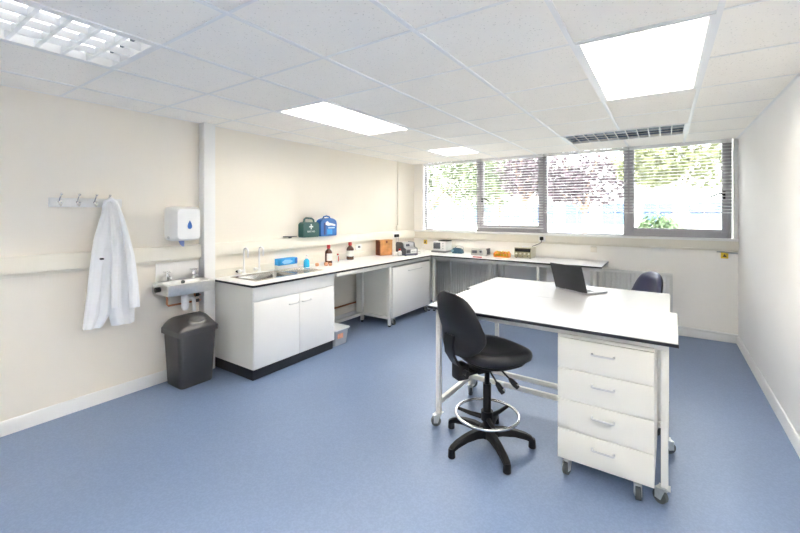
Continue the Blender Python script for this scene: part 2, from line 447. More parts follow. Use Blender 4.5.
# ------------------------------------------------------------------ coat rail, coat
r = thing('coat_rail', 'white wall board with metal coat hooks beside the lab coat', 'coat rack', (XL, 1.15, 1.585))
B().box(XL, .93, 1.585, XL+.02, 1.40, 1.655, .003).obj('backboard', TRIM, r)
for y in (.990, 1.10, 1.21, 1.30):
    h = B()
    h.cyl((XL+.02, y, 1.625), (XL+.024, y, 1.625), .011, seg=12)
    h.tube([(XL+.022, y, 1.618), (XL+.034, y, 1.602), (XL+.052, y, 1.596), (XL+.066, y, 1.606), (XL+.068, y, 1.622)], .0065, 8)
    h.tube([(XL+.022, y, 1.632), (XL+.034, y, 1.650), (XL+.052, y, 1.668), (XL+.066, y, 1.680)], .006, 8)
    h.sphere((XL+.068, y, 1.624), .0095); h.sphere((XL+.067, y, 1.682), .0095)
    h.obj('hook', CHROME, r)

def lerp(t, tab):
    for (a, *va), (b, *vb) in zip(tab, tab[1:]):
        if t <= b:
            k = (t-a)/(b-a); return [x+(y-x)*k for x, y in zip(va, vb)]
    return tab[-1][1:]
def cloth_loft(tab, n=44, rows=40, folds=5, amp=.008, ph=0., hem=0.):
    # tab: (z, yL, yR, xBack, xFront)
    z0, z1 = tab[0][0], tab[-1][0]; rings = []
    T = [(-z, *rest) for z, *rest in tab]
    for i in range(rows+1):
        t = i/rows; z = z0+(z1-z0)*t
        yl, yr, xb, xf = lerp(-z, T); ring = []
        for k in range(n):
            a = 2*PI*k/n; ca, sa = math.cos(a), math.sin(a)
            u = abs(ca)**.75*(1 if ca > 0 else -1); v = abs(sa)**.8*(1 if sa > 0 else -1)
            y = (yl+yr)/2+(yr-yl)/2*u; x = (xb+xf)/2+(xf-xb)/2*v
            if v > 0:
                s = (u+1)/2
                x += amp*(.25+.75*t)*math.sin(folds*PI*s*2+ph+2.2*t)+amp*.5*math.sin(folds*3.3*s+7*t+ph)*t
            zz = z+hem*u*t
            ring.append((x, y, zz))
        rings.append(ring)
    return B().loft(rings)
_cl = cloth_loft
def cloth_loft(tab, **k): return _cl([(z, a-.022-.012*max(0, 1.3-z), b-.062-.015*max(0, 1.45-z), c, d) for z, a, b, c, d in tab], **k)
r = thing('lab_coat', 'long white lab coat hanging from the rail of hooks', 'coat', (XL+.06, 1.285, .54))
cloth_loft([(1.645, 1.285, 1.385, -3.755, -3.712), (1.60, 1.275, 1.41, -3.765, -3.70), (1.52, 1.262, 1.40, -3.77, -3.69), (1.34, 1.205, 1.40, -3.735, -3.665), (1.24, 1.19, 1.385, -3.735, -3.65), (.95, 1.165, 1.37, -3.735, -3.645), (.75, 1.15, 1.37, -3.74, -3.655), (.64, 1.143, 1.315, -3.745, -3.665)], folds=2.5, amp=.010, ph=.6).obj('left_front', COAT, r)
cloth_loft([(1.645, 1.315, 1.40, -3.755, -3.712), (1.60, 1.315, 1.425, -3.765, -3.70), (1.52, 1.30, 1.43, -3.77, -3.69), (1.34, 1.30, 1.475, -3.735, -3.675), (1.10, 1.29, 1.515, -3.735, -3.665), (.80, 1.29, 1.535, -3.735, -3.665), (.625, 1.335, 1.545, -3.745, -3.675)], folds=2.2, amp=.010, ph=2.4).obj('right_front', COAT, r)
cloth_loft([(1.62, 1.30, 1.355, -3.70, -3.672), (1.50, 1.295, 1.37, -3.675, -3.635), (1.20, 1.30, 1.388, -3.645, -3.585), (.95, 1.298, 1.395, -3.642, -3.58), (.79, 1.30, 1.40, -3.645, -3.585)], folds=1.5, amp=.006, ph=1.2).obj('sleeve', COAT, r)
cloth_loft([(1.62, 1.345, 1.405, -3.70, -3.672), (1.48, 1.365, 1.44, -3.68, -3.635), (1.20, 1.40, 1.495, -3.65, -3.59), (.95, 1.415, 1.525, -3.645, -3.585), (.765, 1.425, 1.54, -3.65, -3.59)], folds=1.5, amp=.006, ph=3.2).obj('sleeve', COAT, r)
c = B(); c.tube([(-3.70, 1.245, 1.585), (-3.685, 1.262, 1.635), (-3.69, 1.295, 1.652), (-3.685, 1.325, 1.632), (-3.69, 1.345, 1.565)], [.012, .016, .017, .016, .011], 10)
c.obj('collar', COAT, r)
B().box(-3.655, 1.202, 1.174, -3.628, 1.228, 1.188, .006).obj('pocket_pen', BLKP, r)['label'] = 'small black pen clip at the chest pocket'

# ------------------------------------------------------------------ towel dispenser
r = thing('paper_towel_dispenser', 'white wall towel dispenser with blue drop above the hand basin', 'dispenser', (XL, 1.86, 1.28))
rings = []
for x, y0, y1, z0, z1 in ((XL, 1.745, 2.012, 1.29, 1.595), (-3.70, 1.742, 2.015, 1.283, 1.600), (-3.63, 1.750, 1.990, 1.287, 1.592), (-3.592, 1.765, 1.966, 1.303, 1.578), (-3.585, 1.79, 1.94, 1.335, 1.55)):
    ring = []; q = .035
    for cy, cz, a0 in ((y1-q, z1-q, 0), (y0+q, z1-q, 90), (y0+q, z0+q, 180), (y1-q, z0+q, 270)):
        for t in range(0, 91, 18):
            ring.append((x, cy+q*math.cos(R(a0+t)), cz+q*math.sin(R(a0+t))))
    rings.append(ring)
B().loft(rings).obj('cover', WPLA, r)
def drop(s, x0, x1, cy, cz):
    p = []
    for i in range(28):
        t = 2*PI*i/28
        p.append((cy+s*.5*math.sin(t)*math.sin(t/2)**1.2*1.25, cz+s*.9*math.cos(t)))
    return B().prism(p, x0, x1, 'x')
drop(.060, -3.594, -3.5835, 1.868, 1.436).obj('drop_window_surround', INKW, r)
drop(.044, -3.588, -3.5815, 1.868, 1.434).obj('drop_window', BLUED, r)['label'] = 'blue drop-shaped window'
B().cyl((-3.70, 1.747, 1.318), (-3.70, 1.734, 1.318), .012).obj('lock_knob', GPLA, r)
b = B(); b.loft([[(-3.675, y, 1.30) for y in (1.805, 1.86)]+[(-3.668, y, 1.30) for y in (1.86, 1.805)], [(-3.672, y, 1.255) for y in (1.825, 1.86)]+[(-3.665, y, 1.255) for y in (1.86, 1.825)], [(-3.668, y, 1.232) for y in (1.845, 1.857)]+[(-3.662, y, 1.232) for y in (1.857, 1.845)]])
b.obj('paper_tail', mat('blue_paper', (.25, .32, .62), .9, var=.05), r)

# ------------------------------------------------------------------ hand basin
r = thing('hand_basin', 'small stainless steel hand basin on the wall above the bin', 'sink', (XL, 1.87, .80))
x0, x1, y0, y1, zt, zb_ = XL, -3.50, 1.64, 2.06, .918, .815
def rrect(x0, x1, y0, y1, q, z, n=5):
    ring = []
    for cx, cy, a0 in ((x1-q, y1-q, 0), (x0+q, y1-q, 90), (x0+q, y0+q, 180), (x1-q, y0+q, 270)):
        for t in range(n): ring.append((cx+q*math.cos(R(a0+90*t/(n-1))), cy+q*math.sin(R(a0+90*t/(n-1))), z))
    return ring
bw = B()
bw.loft([rrect(x0+.02, x1-.03, y0+.03, y1-.03, .03, .812), rrect(x0, x1-.004, y0+.004, y1-.004, .014, .820), rrect(x0, x1, y0, y1, .010, .832), rrect(x0, x1, y0, y1, .010, zt-.004), rrect(x0, x1-.004, y0+.004, y1-.004, .012, zt),
         rrect(x0+.085, x1-.028, y0+.03, y1-.03, .04, zt-.001), rrect(x0+.09, x1-.034, y0+.036, y1-.036, .04, zt-.02), rrect(x0+.10, x1-.06, y0+.06, y1-.06, .04, .828), rrect(x0+.15, x1-.11, y0+.16, y1-.16, .02, .822)], caps=True)
bw.obj('bowl', STEEL, r)
B().box(XL, 1.667, .918, XL+.012, 2.058, 1.088, .003).obj('splashback', WLAM, r)
def pillar_tap(y, nm):
    t = B(); t.cyl((XL+.05, y, .916), (XL+.05, y, .965), .013); t.cyl((XL+.05, y, .965), (XL+.05, y, .985), .017)
    t.tube([(XL+.05, y, .957), (XL+.085, y, .965), (XL+.115, y, .957), (XL+.122, y, .938)], .009, 10)
    t.tube([(XL+.05, y, .985), (XL+.05, y, 1.0)], .008)
    t.box(XL+.04, y-.035, .998, XL+.10, y+.012, 1.012, .005)
    return t.obj('tap', CHROME, r)
pillar_tap(1.745, ''); pillar_tap(1.985, '')
B().cyl((XL+.086, 1.865, .90), (XL+.094, 1.865, .90), .018).obj('overflow', RUBBER, r)
B().tube([(-3.64, 1.645, .872), (-3.64, 1.62, .872), (-3.64, 1.60, .872)], .022, 14).obj('end_cap', BLKP, r)['label'] = 'black round end cap on the left side'
t = B(); t.cyl((-3.65, 1.86, .815), (-3.65, 1.86, .77), .024); t.cyl((-3.65, 1.86, .78), (-3.65, 1.86, .665), .034, .030); t.cyl((-3.65, 1.86, .665), (-3.65, 1.86, .650), .024)
t.tube([(-3.65, 1.86, .755), (-3.65, 1.92, .755), (-3.66, 1.945, .735), (-3.66, 1.95, .62)], .017, 12)
t.obj('bottle_trap', WPLA, r)
t = B(); t.tube([(-3.72, 1.735, .815), (-3.72, 1.735, .715), (-3.715, 1.745, .70), (-3.71, 1.90, .70), (-3.72, 2.04, .70)], .009, 10); t.obj('copper_supply_pipe', COPPER, r)
t = B(); t.tube([(-3.72, 1.985, .815), (-3.72, 1.985, .755), (-3.72, 2.04, .752)], .009, 10); t.obj('copper_supply_pipe', COPPER, r)
for z in (.70, .755):
    t = B(); t.cyl((-3.72, 1.99, z), (-3.72, 2.025, z), .016); t.box(-3.715, 1.998, z-.008, -3.69, 2.016, z+.008, .003); t.obj('stop_valve', BLKP, r)

# ------------------------------------------------------------------ bin
BY = .048
r = thing('swing_bin', 'charcoal plastic waste bin with swing lid under the hand basin', 'bin', (-3.62, 1.84+BY, 0))
def bring(z, x0, x1, y0, y1, q): return rrect(x0, x1, y0+BY, y1+BY, q, z, 6)
B().loft([bring(.0, -3.735, -3.47, 1.69, 1.975, .035), bring(.01, -3.74, -3.465, 1.685, 1.98, .04), bring(.46, -3.762, -3.462, 1.665, 2.012, .045), bring(.47, -3.76, -3.465, 1.668, 2.009, .045)]).obj('body', BINM, r)
LP = [(-3.768, .458), (-3.768, .510), (-3.752, .552), (-3.715, .588), (-3.665, .607), (-3.605, .602), (-3.545, .572), (-3.490, .538), (-3.462, .512), (-3.457, .500), (-3.457, .458)]
rings = []
for o_, k, sh_ in ((-.182, .0, .02), (-.177, .30, .008), (-.166, .58, .003), (-.146, .84, 0), (-.12, .97, 0), (-.06, 1, 0), (0, 1.01, 0), (.06, 1, 0), (.12, .97, 0), (.146, .84, 0), (.166, .58, .003), (.177, .30, .008), (.182, .0, .02)):
    rings.append([(-3.61+(x+3.61)*(1-sh_*2), 1.838+BY+o_, z if z < .51 else .505+(z-.505)*k) for x, z in LP])
B().loft(rings).obj('lid', BINL, r)
fl = B(); rg = []
for s_, dz in ((1.08, -.006), (1., .004), (.94, .0085), (.78, .0085), (.6, .004), (.3, .001), (.03, .0)):
    rg.append([(-3.528+.040*s_*math.cos(a), 1.858+BY+.080*s_*math.sin(a), .5635+dz-.60*(.040*s_*math.cos(a))) for a in [2*PI*k/28 for k in range(28)]])
fl.loft(rg); fl.obj('push_recess', BING, r)['label'] = 'shiny oval push recess in the lid'

# ------------------------------------------------------------------ sink cupboard
FX = -3.10
r = thing('sink_cupboard', 'white two-door laminate cupboard on black plinth below the inset sink', 'cupboard', (-3.45, 2.72, 0))
YA, YC = 2.195, 3.245
c = B()
c.box(XL+.02, YA, .10, FX-.020, YA+.018, .857); c.box(XL+.02, YC-.018, .10, FX-.020, YC, .857)
c.box(XL+.02, YA+.018, .10, FX-.020, YC-.018, .118); c.box(XL+.02, YA+.018, .118, XL+.03, YC-.018, .857); c.box(FX-.05, YA+.018, .80, FX-.022, YC-.018, .857)
c.obj('carcass', DLAM, r)
B().box(XL+.02, YA+.006, 0, FX-.022, YC-.004, .099, .002).obj('plinth', PLINTH, r)
B().box(FX-.0195, YA+.001, .722, FX, YC-.001, .855, .002).obj('fascia', WLAM, r)
MY = 2.732
for a, b, hy in ((YA+.001, MY-.002, 2.60), (MY+.002, YC-.001, 2.765)):
    d = B().box(FX-.0195, a, .102, FX, b, .717, .002).obj('door', WLAM, r)
    h = B(); h.tube([(FX, hy, .630), (FX+.022, hy, .630), (FX+.026, hy+.006, .630), (FX+.026, hy+.112, .630), (FX+.022, hy+.118, .630), (FX, hy+.118, .630)], .0055, 8)
    h.obj('handle', HANDLE, d)

# ------------------------------------------------------------------ worktops
def rcorner(x1, y0, q=.03, n=5):
    return [(x1-q+q*math.cos(a), y0+q+q*math.sin(a)) for a in [-PI/2+PI/2*i/(n-1) for i in range(n)]]
WXF = -3.074; TOPZ = .882
HX0, HX1, HY0, HY1 = -3.665, -3.265, 2.34, 3.22      # cut-out of the inset sink
def wx(y): return -3.078+.05*(y-2.17)/3.15
YN, YFB, BXE = 2.172, 5.325, -.635
def left_top(z0, z1, e=0.):
    b = B()
    poly = [(XL+.004, YN+e)]+rcorner(wx(YN)-e, YN+e)+[(wx(HY0)-e, HY0), (XL+.004, HY0)]
    b.prism(poly, z0, z1)
    b.box(XL+.004, HY0, z0, HX0, HY1, z1); b.prism([(HX1, HY0), (wx(HY0)-e, HY0), (wx(HY1)-e, HY1), (HX1, HY1)], z0, z1)
    b.prism([(XL+.004, HY1), (wx(HY1)-e, HY1), (wx(YFB)-e, YFB-.004), (XL+.004, YFB-.004)], z0, z1)
    return b
r = thing('bench_worktop', 'long white worktop with black edge along the left wall', 'worktop', (-3.43, 3.7, TOPZ-.022))
left_top(TOPZ-.022, TOPZ-.004).obj('core', EDGE, r)['label'] = 'black core edge'
left_top(TOPZ-.004, TOPZ, .003).obj('laminate', BTOPM, r)
B().box(XL+.001, 2.18, TOPZ, XL+.016, 5.27, .960, .003).obj('upstand', RAILM, r)
r = thing('bench_worktop', 'white worktop with black edge under the windows', 'worktop', (-2.1, 5.68, TOPZ-.022))
B().box(XL+.004, YFB, TOPZ-.022, BXE, 6.028, TOPZ-.004).obj('core', EDGE, r)['label'] = 'black core edge'
B().box(XL+.004, YFB+.003, TOPZ-.004, BXE-.003, 6.028, TOPZ).obj('laminate', BTOPM, r)

# inset sink
r = thing('inset_sink', 'stainless steel sink and drainer set into the left worktop', 'sink', (-3.46, 2.78, .70))
b = B(); bx0, bx1, by0, by1 = -3.645, -3.29, 2.375, 2.86
b.loft([rrect(bx0, bx1, by0, by1, .04, TOPZ+.0025), rrect(bx0+.004, bx1-.004, by0+.004, by1-.004, .04, TOPZ-.006), rrect(bx0+.012, bx1-.012, by0+.012, by1-.012, .045, .735), rrect(bx0+.05, bx1-.05, by0+.05, by1-.05, .05, .720), rrect(-3.48, -3.455, 2.60, 2.635, .01, .716)], caps=False)
b.obj('bowl', SINKM, r, fixn=False)
b = B()
b.box(HX0-.012, HY0-.012, TOPZ+.0002, HX1+.012, by0, TOPZ+.003); b.box(HX0-.012, by0, TOPZ+.0002, bx0, by1, TOPZ+.003); b.box(bx1, by0, TOPZ+.0002, HX1+.012, by1, TOPZ+.003)
b.box(HX0-.012, by1, TOPZ+.0002, HX1+.012, HY1+.012, TOPZ+.003)
b.obj('rim', SINKM, r)
b = B()
for k in range(9): b.tube([(-3.62+.038*k, 2.92, TOPZ+.003), (-3.62+.038*k, 3.19, TOPZ+.003)], .0035, 6)
b.obj('drainer_ribs', SINKM, r)
b = B(); b.lathe([(.03, .7165), (.03, .7195), (.018, .7195), (.016, .717)], (-3.4675, 2.6175, 0)); b.obj('waste', CHROME, r)

# swan-neck taps
def swan(loc, label):
    r = thing('swan_neck_tap', label, 'tap', loc, 0, 'white laboratory taps behind the sink')
    b = B(); b.lathe([(.028, 0), (.028, .006), (.018, .014), (.015, .05), (.013, .06)]); b.obj('tap_base', WPLA, r, world=False)
    b = B(); pts = [(0, 0, .055), (0, 0, .25)]
    for k in range(1, 9):
        a = PI*k/8; pts.append((.035-.035*math.cos(a), 0, .25+.035*math.sin(a)))
    pts.append((.07, 0, .215)); b.tube(pts, .0095, 10); b.cyl((.07, 0, .217), (.07, 0, .185), .011, .007); b.obj('spout', WPLA, r, world=False)
    b = B(); b.cyl((0, 0, .045), (0, -.04, .045), .009); b.cyl((0, -.04, .045), (0, -.062, .045), .018, seg=12); b.obj('tap_handle', WPLA, r, world=False)
    return r
t1 = swan((-3.715, 2.51, TOPZ), 'white swan-neck lab tap behind the sink, left of the pair')
dup(t1, (-3.715, 2.70, TOPZ), None, 'white swan-neck lab tap behind the sink, right of the pair')
b = B(); b.cyl((XL+.016, 2.46, .918), (XL+.03, 2.46, .918), .010); b.cyl((XL+.03, 2.46, .918), (XL+.045, 2.46, .918), .013)
tag(b.obj('gas_nozzle', BLKP), 'small black knob low on the wall left of the sink taps', 'valve')

# glove box and soap
r = thing('glove_box', 'blue and white card box of gloves standing behind the drainer', 'box', (-3.725, 3.08, TOPZ+.003))
B().box(-3.765, 2.945, TOPZ+.003, -3.685, 3.215, .928, .002).obj('lower_carton', INKW, r)
B().box(-3.765, 2.945, .928, -3.685, 3.215, 1.005, .002).obj('upper_carton', BLUEL, r)
B().box(-3.687, 3.175, .94, -3.6835, 3.216, .995).obj('end_panel', BLUED, r)
b = B(); b.prism([(2.985, .967), (3.03, .992), (3.11, .985), (3.15, .965), (3.10, .942), (3.02, .940)], -3.686, -3.6835, 'x'); b.obj('glove_picture', mat('pale_blue_print', (.25, .55, .85), .5), r)
r = thing('soap_bottle', 'clear blue liquid soap bottle with pump on the worktop by drainer', 'bottle', (-3.60, 3.285, TOPZ))
B().lathe([(.030, 0), (.036, .004), (.036, .07), (.030, .088), (.014, .10), (.013, .108)]).obj('body', BLUELIQ, r, world=False)
b = B(); b.lathe([(.015, .106), (.015, .122), (.005, .124), (.005, .145)]); b.box(-.012, -.012, .143, .03, .012, .153, .004); b.obj('pump', WPLA, r, world=False)
# small tan stoppers
def stopper(x, y, label, s=1.):
    b = B(); b.lathe([(.017*s, 0), (.022*s, .006), (.024*s, .030*s), (.020*s, .036*s), (.012*s, .037*s), (.010*s, .028*s), (.0005, .028*s)], (x, y, TOPZ))
    tag(b.obj('rubber_stopper', TANP), label, 'stopper', 'tan stoppers by the brown bottle')
stopper(-3.56, 3.42, 'small tan rubber stopper nearest the blue soap bottle')
stopper(-3.50, 3.515, 'tan stopper in front of the tall red-capped brown bottle', 1.15)
stopper(-3.455, 3.545, 'right-hand tan stopper, at the foot of the tall red-capped brown bottle', .9)

def reagent(name, x, y, h, rad, label, wide):
    r = thing(name, label, 'bottle', (x, y, TOPZ), 0, 'brown glass reagent bottles')
    b = B(); b.lathe([(rad*.93, 0), (rad, .006), (rad, h*.60), (rad*.9, h*.68), (rad*.42, h*.78), (rad*.38, h*.84)]); b.obj('glass_body', AMBER, r, world=False)
    b = B(); b.lathe([(rad*.46, h*.82), (rad*.5, h*.83), (rad*.5, h*.985), (rad*.42, h)], seg=20); b.obj('cap', REDP, r, world=False)
    b = B(); n = 16; a0, a1 = (R(-75), R(70)) if not wide else (R(-125), R(95))
    pts = [a0+(a1-a0)*i/n for i in range(n+1)]
    z0, z1 = (h*.18, h*.56) if not wide else (h*.20, h*.53)
    b.loft([[((rad+.001)*math.cos(a), (rad+.001)*math.sin(a), z0) for a in pts], [((rad+.001)*math.cos(a), (rad+.001)*math.sin(a), z1) for a in pts]], closed=False, caps=False)
    b.obj('paper_label', LABELP, r, world=False)
reagent('reagent_bottle', -3.60, 3.66, .245, .047, 'tall brown bottle with red cap and white label, nearest the soap', False)
reagent('reagent_bottle', -3.68, 4.17, .245, .052, 'brown bottle with dark red cap and broad white label, further along the worktop', True)
r = thing('marker_tube', 'thin white and red tube standing beside the tall brown bottle', 'tube', (-3.57, 3.80, TOPZ))
B().cyl((-3.57, 3.80, TOPZ), (-3.57, 3.80, TOPZ+.10), .011).obj('tube_body', INKW, r)
B().cyl((-3.57, 3.80, TOPZ+.10), (-3.57, 3.80, TOPZ+.122), .012).obj('tube_cap', REDP, r)
b = B(); b.box(-3.5605, 3.794, TOPZ+.02, -3.5575, 3.806, TOPZ+.09); b.obj('tube_stripe', REDP, r)

# first-aid boxes
def case(name, y0, y1, z0, h, m, label, dome=False):
    r = thing(name, label, 'box', (XL+.06, (y0+y1)/2, z0))
    b = B(); q = .025; yc = (y0+y1)/2; W = y1-y0
    if dome:
        pts = [(y0+.01, z0), (y1-.01, z0), (y1, z0+.012)]
        for k in range(0, 13):
            a = PI*k/12; pts.append((yc+W/2*math.cos(a)**1 if True else 0, z0+h*.62+h*.30*math.sin(a)**.7))
        pts.append((y0, z0+.012))
    else:
        pts = [(y0+.01, z0), (y1-.01, z0), (y1, z0+.012), (y1, z0+h*.68), (y1-.03, z0+h*.77), (y0+.03, z0+h*.77), (y0, z0+h*.68), (y0, z0+.012)]
    b.prism(pts, XL+.005, XL+.10, 'x')
    bmesh.ops.bevel(b.bm, geom=[e for e in b.bm.edges], offset=.004, segments=2, affect='EDGES', clamp_overlap=True)
    b.obj('case', m, r)
    hb = B(); zt = z0+h*(.9 if dome else .75)
    if not dome:
        hb.tube([(XL+.052, yc-.085, zt), (XL+.052, yc-.075, zt+.045), (XL+.052, yc-.05, zt+.058), (XL+.052, yc+.05, zt+.050), (XL+.052, yc+.075, zt+.035), (XL+.052, yc+.085, zt)], .012, 8)
        hb.obj('carry_handle', m, r)
    else:
        hb.tube([(XL+.052, yc-.07, zt-.01), (XL+.052, yc-.05, zt+.02), (XL+.052, yc, zt+.03), (XL+.052, yc+.05, zt+.02), (XL+.052, yc+.07, zt-.01)], .011, 8)
        hb.obj('carry_handle', m, r)
    return r
def text_mesh(body, size, name, m, parent, M):
    cu = bpy.data.curves.new(name, 'FONT'); cu.body = body; cu.size = size; cu.align_x = 'CENTER'; cu.align_y = 'CENTER'; cu.extrude = .0006
    to = bpy.data.objects.new(name, cu); COL.objects.link(to)
    dg = bpy.context.evaluated_depsgraph_get()
    me = bpy.data.meshes.new_from_object(to.evaluated_get(dg)); bpy.data.objects.remove(to); bpy.data.curves.remove(cu)
    me.transform(M); me.transform(Matrix.Translation(-root_loc(parent))); me.materials.clear(); me.materials.append(m); me.name = name
    o = bpy.data.objects.new(name, me); COL.objects.link(o); o.parent = parent; return o
def facing_x(x, y, z):   # text plane facing +X, reading along +Y
    return Matrix(((0, 0, 1, x), (1, 0, 0, y), (0, 1, 0, z), (0, 0, 0, 1)))
r = case('first_aid_box', 3.315, 3.585, 1.235, .245, GREENP, 'dark green first aid box with white cross on the wall rail')
b = B(); X_ = XL+.1005
b.box(X_, 3.4350, 1.335, X_+.002, 3.4510, 1.40); b.box(X_, 3.4100, 1.359, X_+.0022, 3.4760, 1.376)
b.obj('white_cross', INKW, r)
text_mesh('FIRST AID', .030, 'lettering', INKW, r, facing_x(X_+.001, 3.4430, 1.305))
r = case('eyewash_box', 3.612, 3.91, 1.235, .26, BLUEP, 'bright blue emergency case beside the green first aid box', True)
b = B(); b.prism([(3.6950, 1.41), (3.7250, 1.435), (3.7650, 1.41), (3.8250, 1.40), (3.8800, 1.385), (3.8750, 1.365), (3.7950, 1.375), (3.7450, 1.37), (3.6950, 1.385)], X_, X_+.002, 'x'); b.obj('white_emblem', INKW, r)
b = B(); b.box(X_, 3.7250, 1.255, X_+.002, 3.8200, 1.325, .0); b.obj('pale_panel', mat('bright_blue_print', (.03, .32, .72), .5), r)
b = B(); b.box(X_, 3.6650, 1.255, X_+.002, 3.6950, 1.41); b.obj('dark_strip', mat('navy_print', (.01, .03, .16), .5), r)
b = B(); b.box(X_, 3.7450, 1.335, X_+.002, 3.8650, 1.352); b.obj('print_line', mat('pale_print', (.45, .62, .85), .5), r)
r = thing('wall_bracket', 'small dark metal bracket on the wall rail left of green box', 'bracket', (XL+.04, 3.22, 1.234))
B().box(XL+.004, 3.08, 1.250, XL+.06, 3.25, 1.258, .002).obj('plate', DPLA, r)
B().box(XL+.02, 3.15, 1.2335, XL+.035, 3.19, 1.250, .002).obj('stem', DPLA, r)

# sockets and plugs on the left wall
r = thing('wall_socket', 'small white socket with dark switch on wall above the brown bottles', 'socket', (XL, 4.47, .99))
B().box(XL, 4.40, .99, XL+.012, 4.54, 1.075, .003).obj('plate', WPLA, r)
B().box(XL+.012, 4.455, 1.02, XL+.035, 4.485, 1.05, .004).obj('switch', DPLA, r)
r = thing('wall_socket', 'double white socket on the left wall holding two black plugs', 'socket', (XL, 5.38, 1.09))
B().box(XL+.05, 5.30, 1.115, XL+.06, 5.45, 1.20, .003).obj('plate', WPLA, r)
for y, lab in ((5.345, 'left black mains plug in the double wall socket'), (5.41, 'right black mains plug in the double wall socket')):
    p = thing('mains_plug', lab, 'plug', (XL+.075, y, 1.135), 0, 'plugs in the double socket')
    b = B(); b.box(XL+.06, y-.023, 1.135, XL+.095, y+.023, 1.185, .008); b.obj('plug_body', BLKP, p)
    b = B(); b.tube([(XL+.085, y, 1.137), (XL+.09, y, 1.10), (XL+.075, y+.01, 1.0), (XL+.09, y+.02, .92), (XL+.12, y+.01, TOPZ+.006), (XL+.18, y-.02, TOPZ+.006)], .0045, 8); b.obj('cable', GPLA, p)

# ------------------------------------------------------------------ things on the left worktop, right part
def local_frame(p0, p1):
    d = Vector((p1[0]-p0[0], p1[1]-p0[1])); return math.atan2(d.y, d.x), d.length
# wooden box: front edge p0->p1; local x along the front, local y to the back
def rot_thing(name, label, cat, p0, p1, z):
    a, l = local_frame(p0, p1)
    return thing(name, label, cat, (p0[0], p0[1], z), a), l
r, l = rot_thing('wooden_box', 'brown wooden box with darker side on worktop by the plugs', 'box', (-3.62, 4.79), (-3.545, 5.015), TOPZ)
D = .12
B().box(.008, 0, 0, l, D, .235, .003).obj('box_body', WOOD, r, world=False)
B().box(0, 0, .004, .008, D, .232, .002).obj('side_panel', WOODD, r, world=False)
b = B(); b.box(.0, -.002, .215, l+.002, D+.002, .24, .003); b.obj('lid', WOOD, r, world=False)
b = B(); b.box(.11, -.006, .19, .14, 0, .225, .002); b.obj('clasp', WOODD, r, world=False)
# white squeeze bottle, red cap
r = thing('squeeze_bottle', 'white plastic bottle with red cap between wooden box and grey instrument', 'bottle', (-3.365, 4.955, TOPZ))
B().lathe([(.030, 0), (.034, .005), (.034, .055), (.026, .072), (.016, .078), (.016, .084)]).obj('bottle_body', WPLA, r, world=False)
B().lathe([(.019, .083), (.019, .108), (.013, .112)]).obj('cap', REDP, r, world=False)
r = thing('squeeze_bottle', 'low white tub beside the front corner of the wooden box', 'tub', (-3.52, 4.975, TOPZ)); r.location = (-3.44, 4.93, TOPZ); r.name = 'white_tub'
B().lathe([(.036, 0), (.040, .004), (.040, .045), (.038, .05)]).obj('tub_body', WPLA, r, world=False)
B().lathe([(.042, .048), (.042, .058), (.030, .061)]).obj('lid', WPLA, r, world=False)
# grey bench instrument
r, l = rot_thing('bench_spectrometer', 'grey bench instrument with small screen on dark base, end of left worktop', 'instrument', (-3.27, 4.97), (-3.195, 5.18), TOPZ)
l = .235; D = .26
B().box(-.006, -.006, .006, l+.006, D, .028, .008).obj('base', mat('navy_grey_plastic', (.06, .07, .12), .4), r, world=False)
for sx in (.02, l-.02):
    for sy in (.02, D-.03): B().cyl((sx, sy, 0), (sx, sy, .008), .012).obj('foot', RUBBER, r, world=False)
b = B(); b.prism([(0, .028), (0, .105), (.06, .125), (.075, .185), (.10, .198), (D-.03, .198), (D-.01, .17), (D-.01, .028)], .012, l-.012, 'x')
b.obj('housing', mat('mid_grey_enamel', (.34, .35, .36), .4), r, world=False)
for sx in (.0, l-.012):
    b = B(); b.prism([(.0, .028), (-.002, .108), (.058, .13), (.072, .19), (.10, .204), (D-.03, .204), (D-.006, .17), (D-.006, .028)], sx, sx+.012, 'x'); b.obj('side_cheek', DPLA, r, world=False)
b = B(); M = Matrix.Translation((0, .0675, .155)) @ Matrix.Rotation(R(-14), 4, 'X')
b.box(.035, -.006, -.026, l-.035, .002, .028, .003, M=M); b.obj('display_panel', GPLA, r, world=False)
b = B(); b.box(.055, -.009, -.016, .125, -.004, .020, .001, M=M); b.obj('display', SCREEN, r, world=False)
b = B(); b.box(.10, -.008, .036, l-.02, .0, .095, .003); b.obj('key_panel', INKW, r, world=False)
b = B(); b.box(.02, -.006, .045, .085, .0, .09, .003); b.obj('sample_door', DPLA, r, world=False)
for k in range(3):
    B().cyl((.125+.035*k, -.008, .065), (.125+.035*k, -.013, .065), .010, seg=12).obj('button', GPLA, r, world=False)

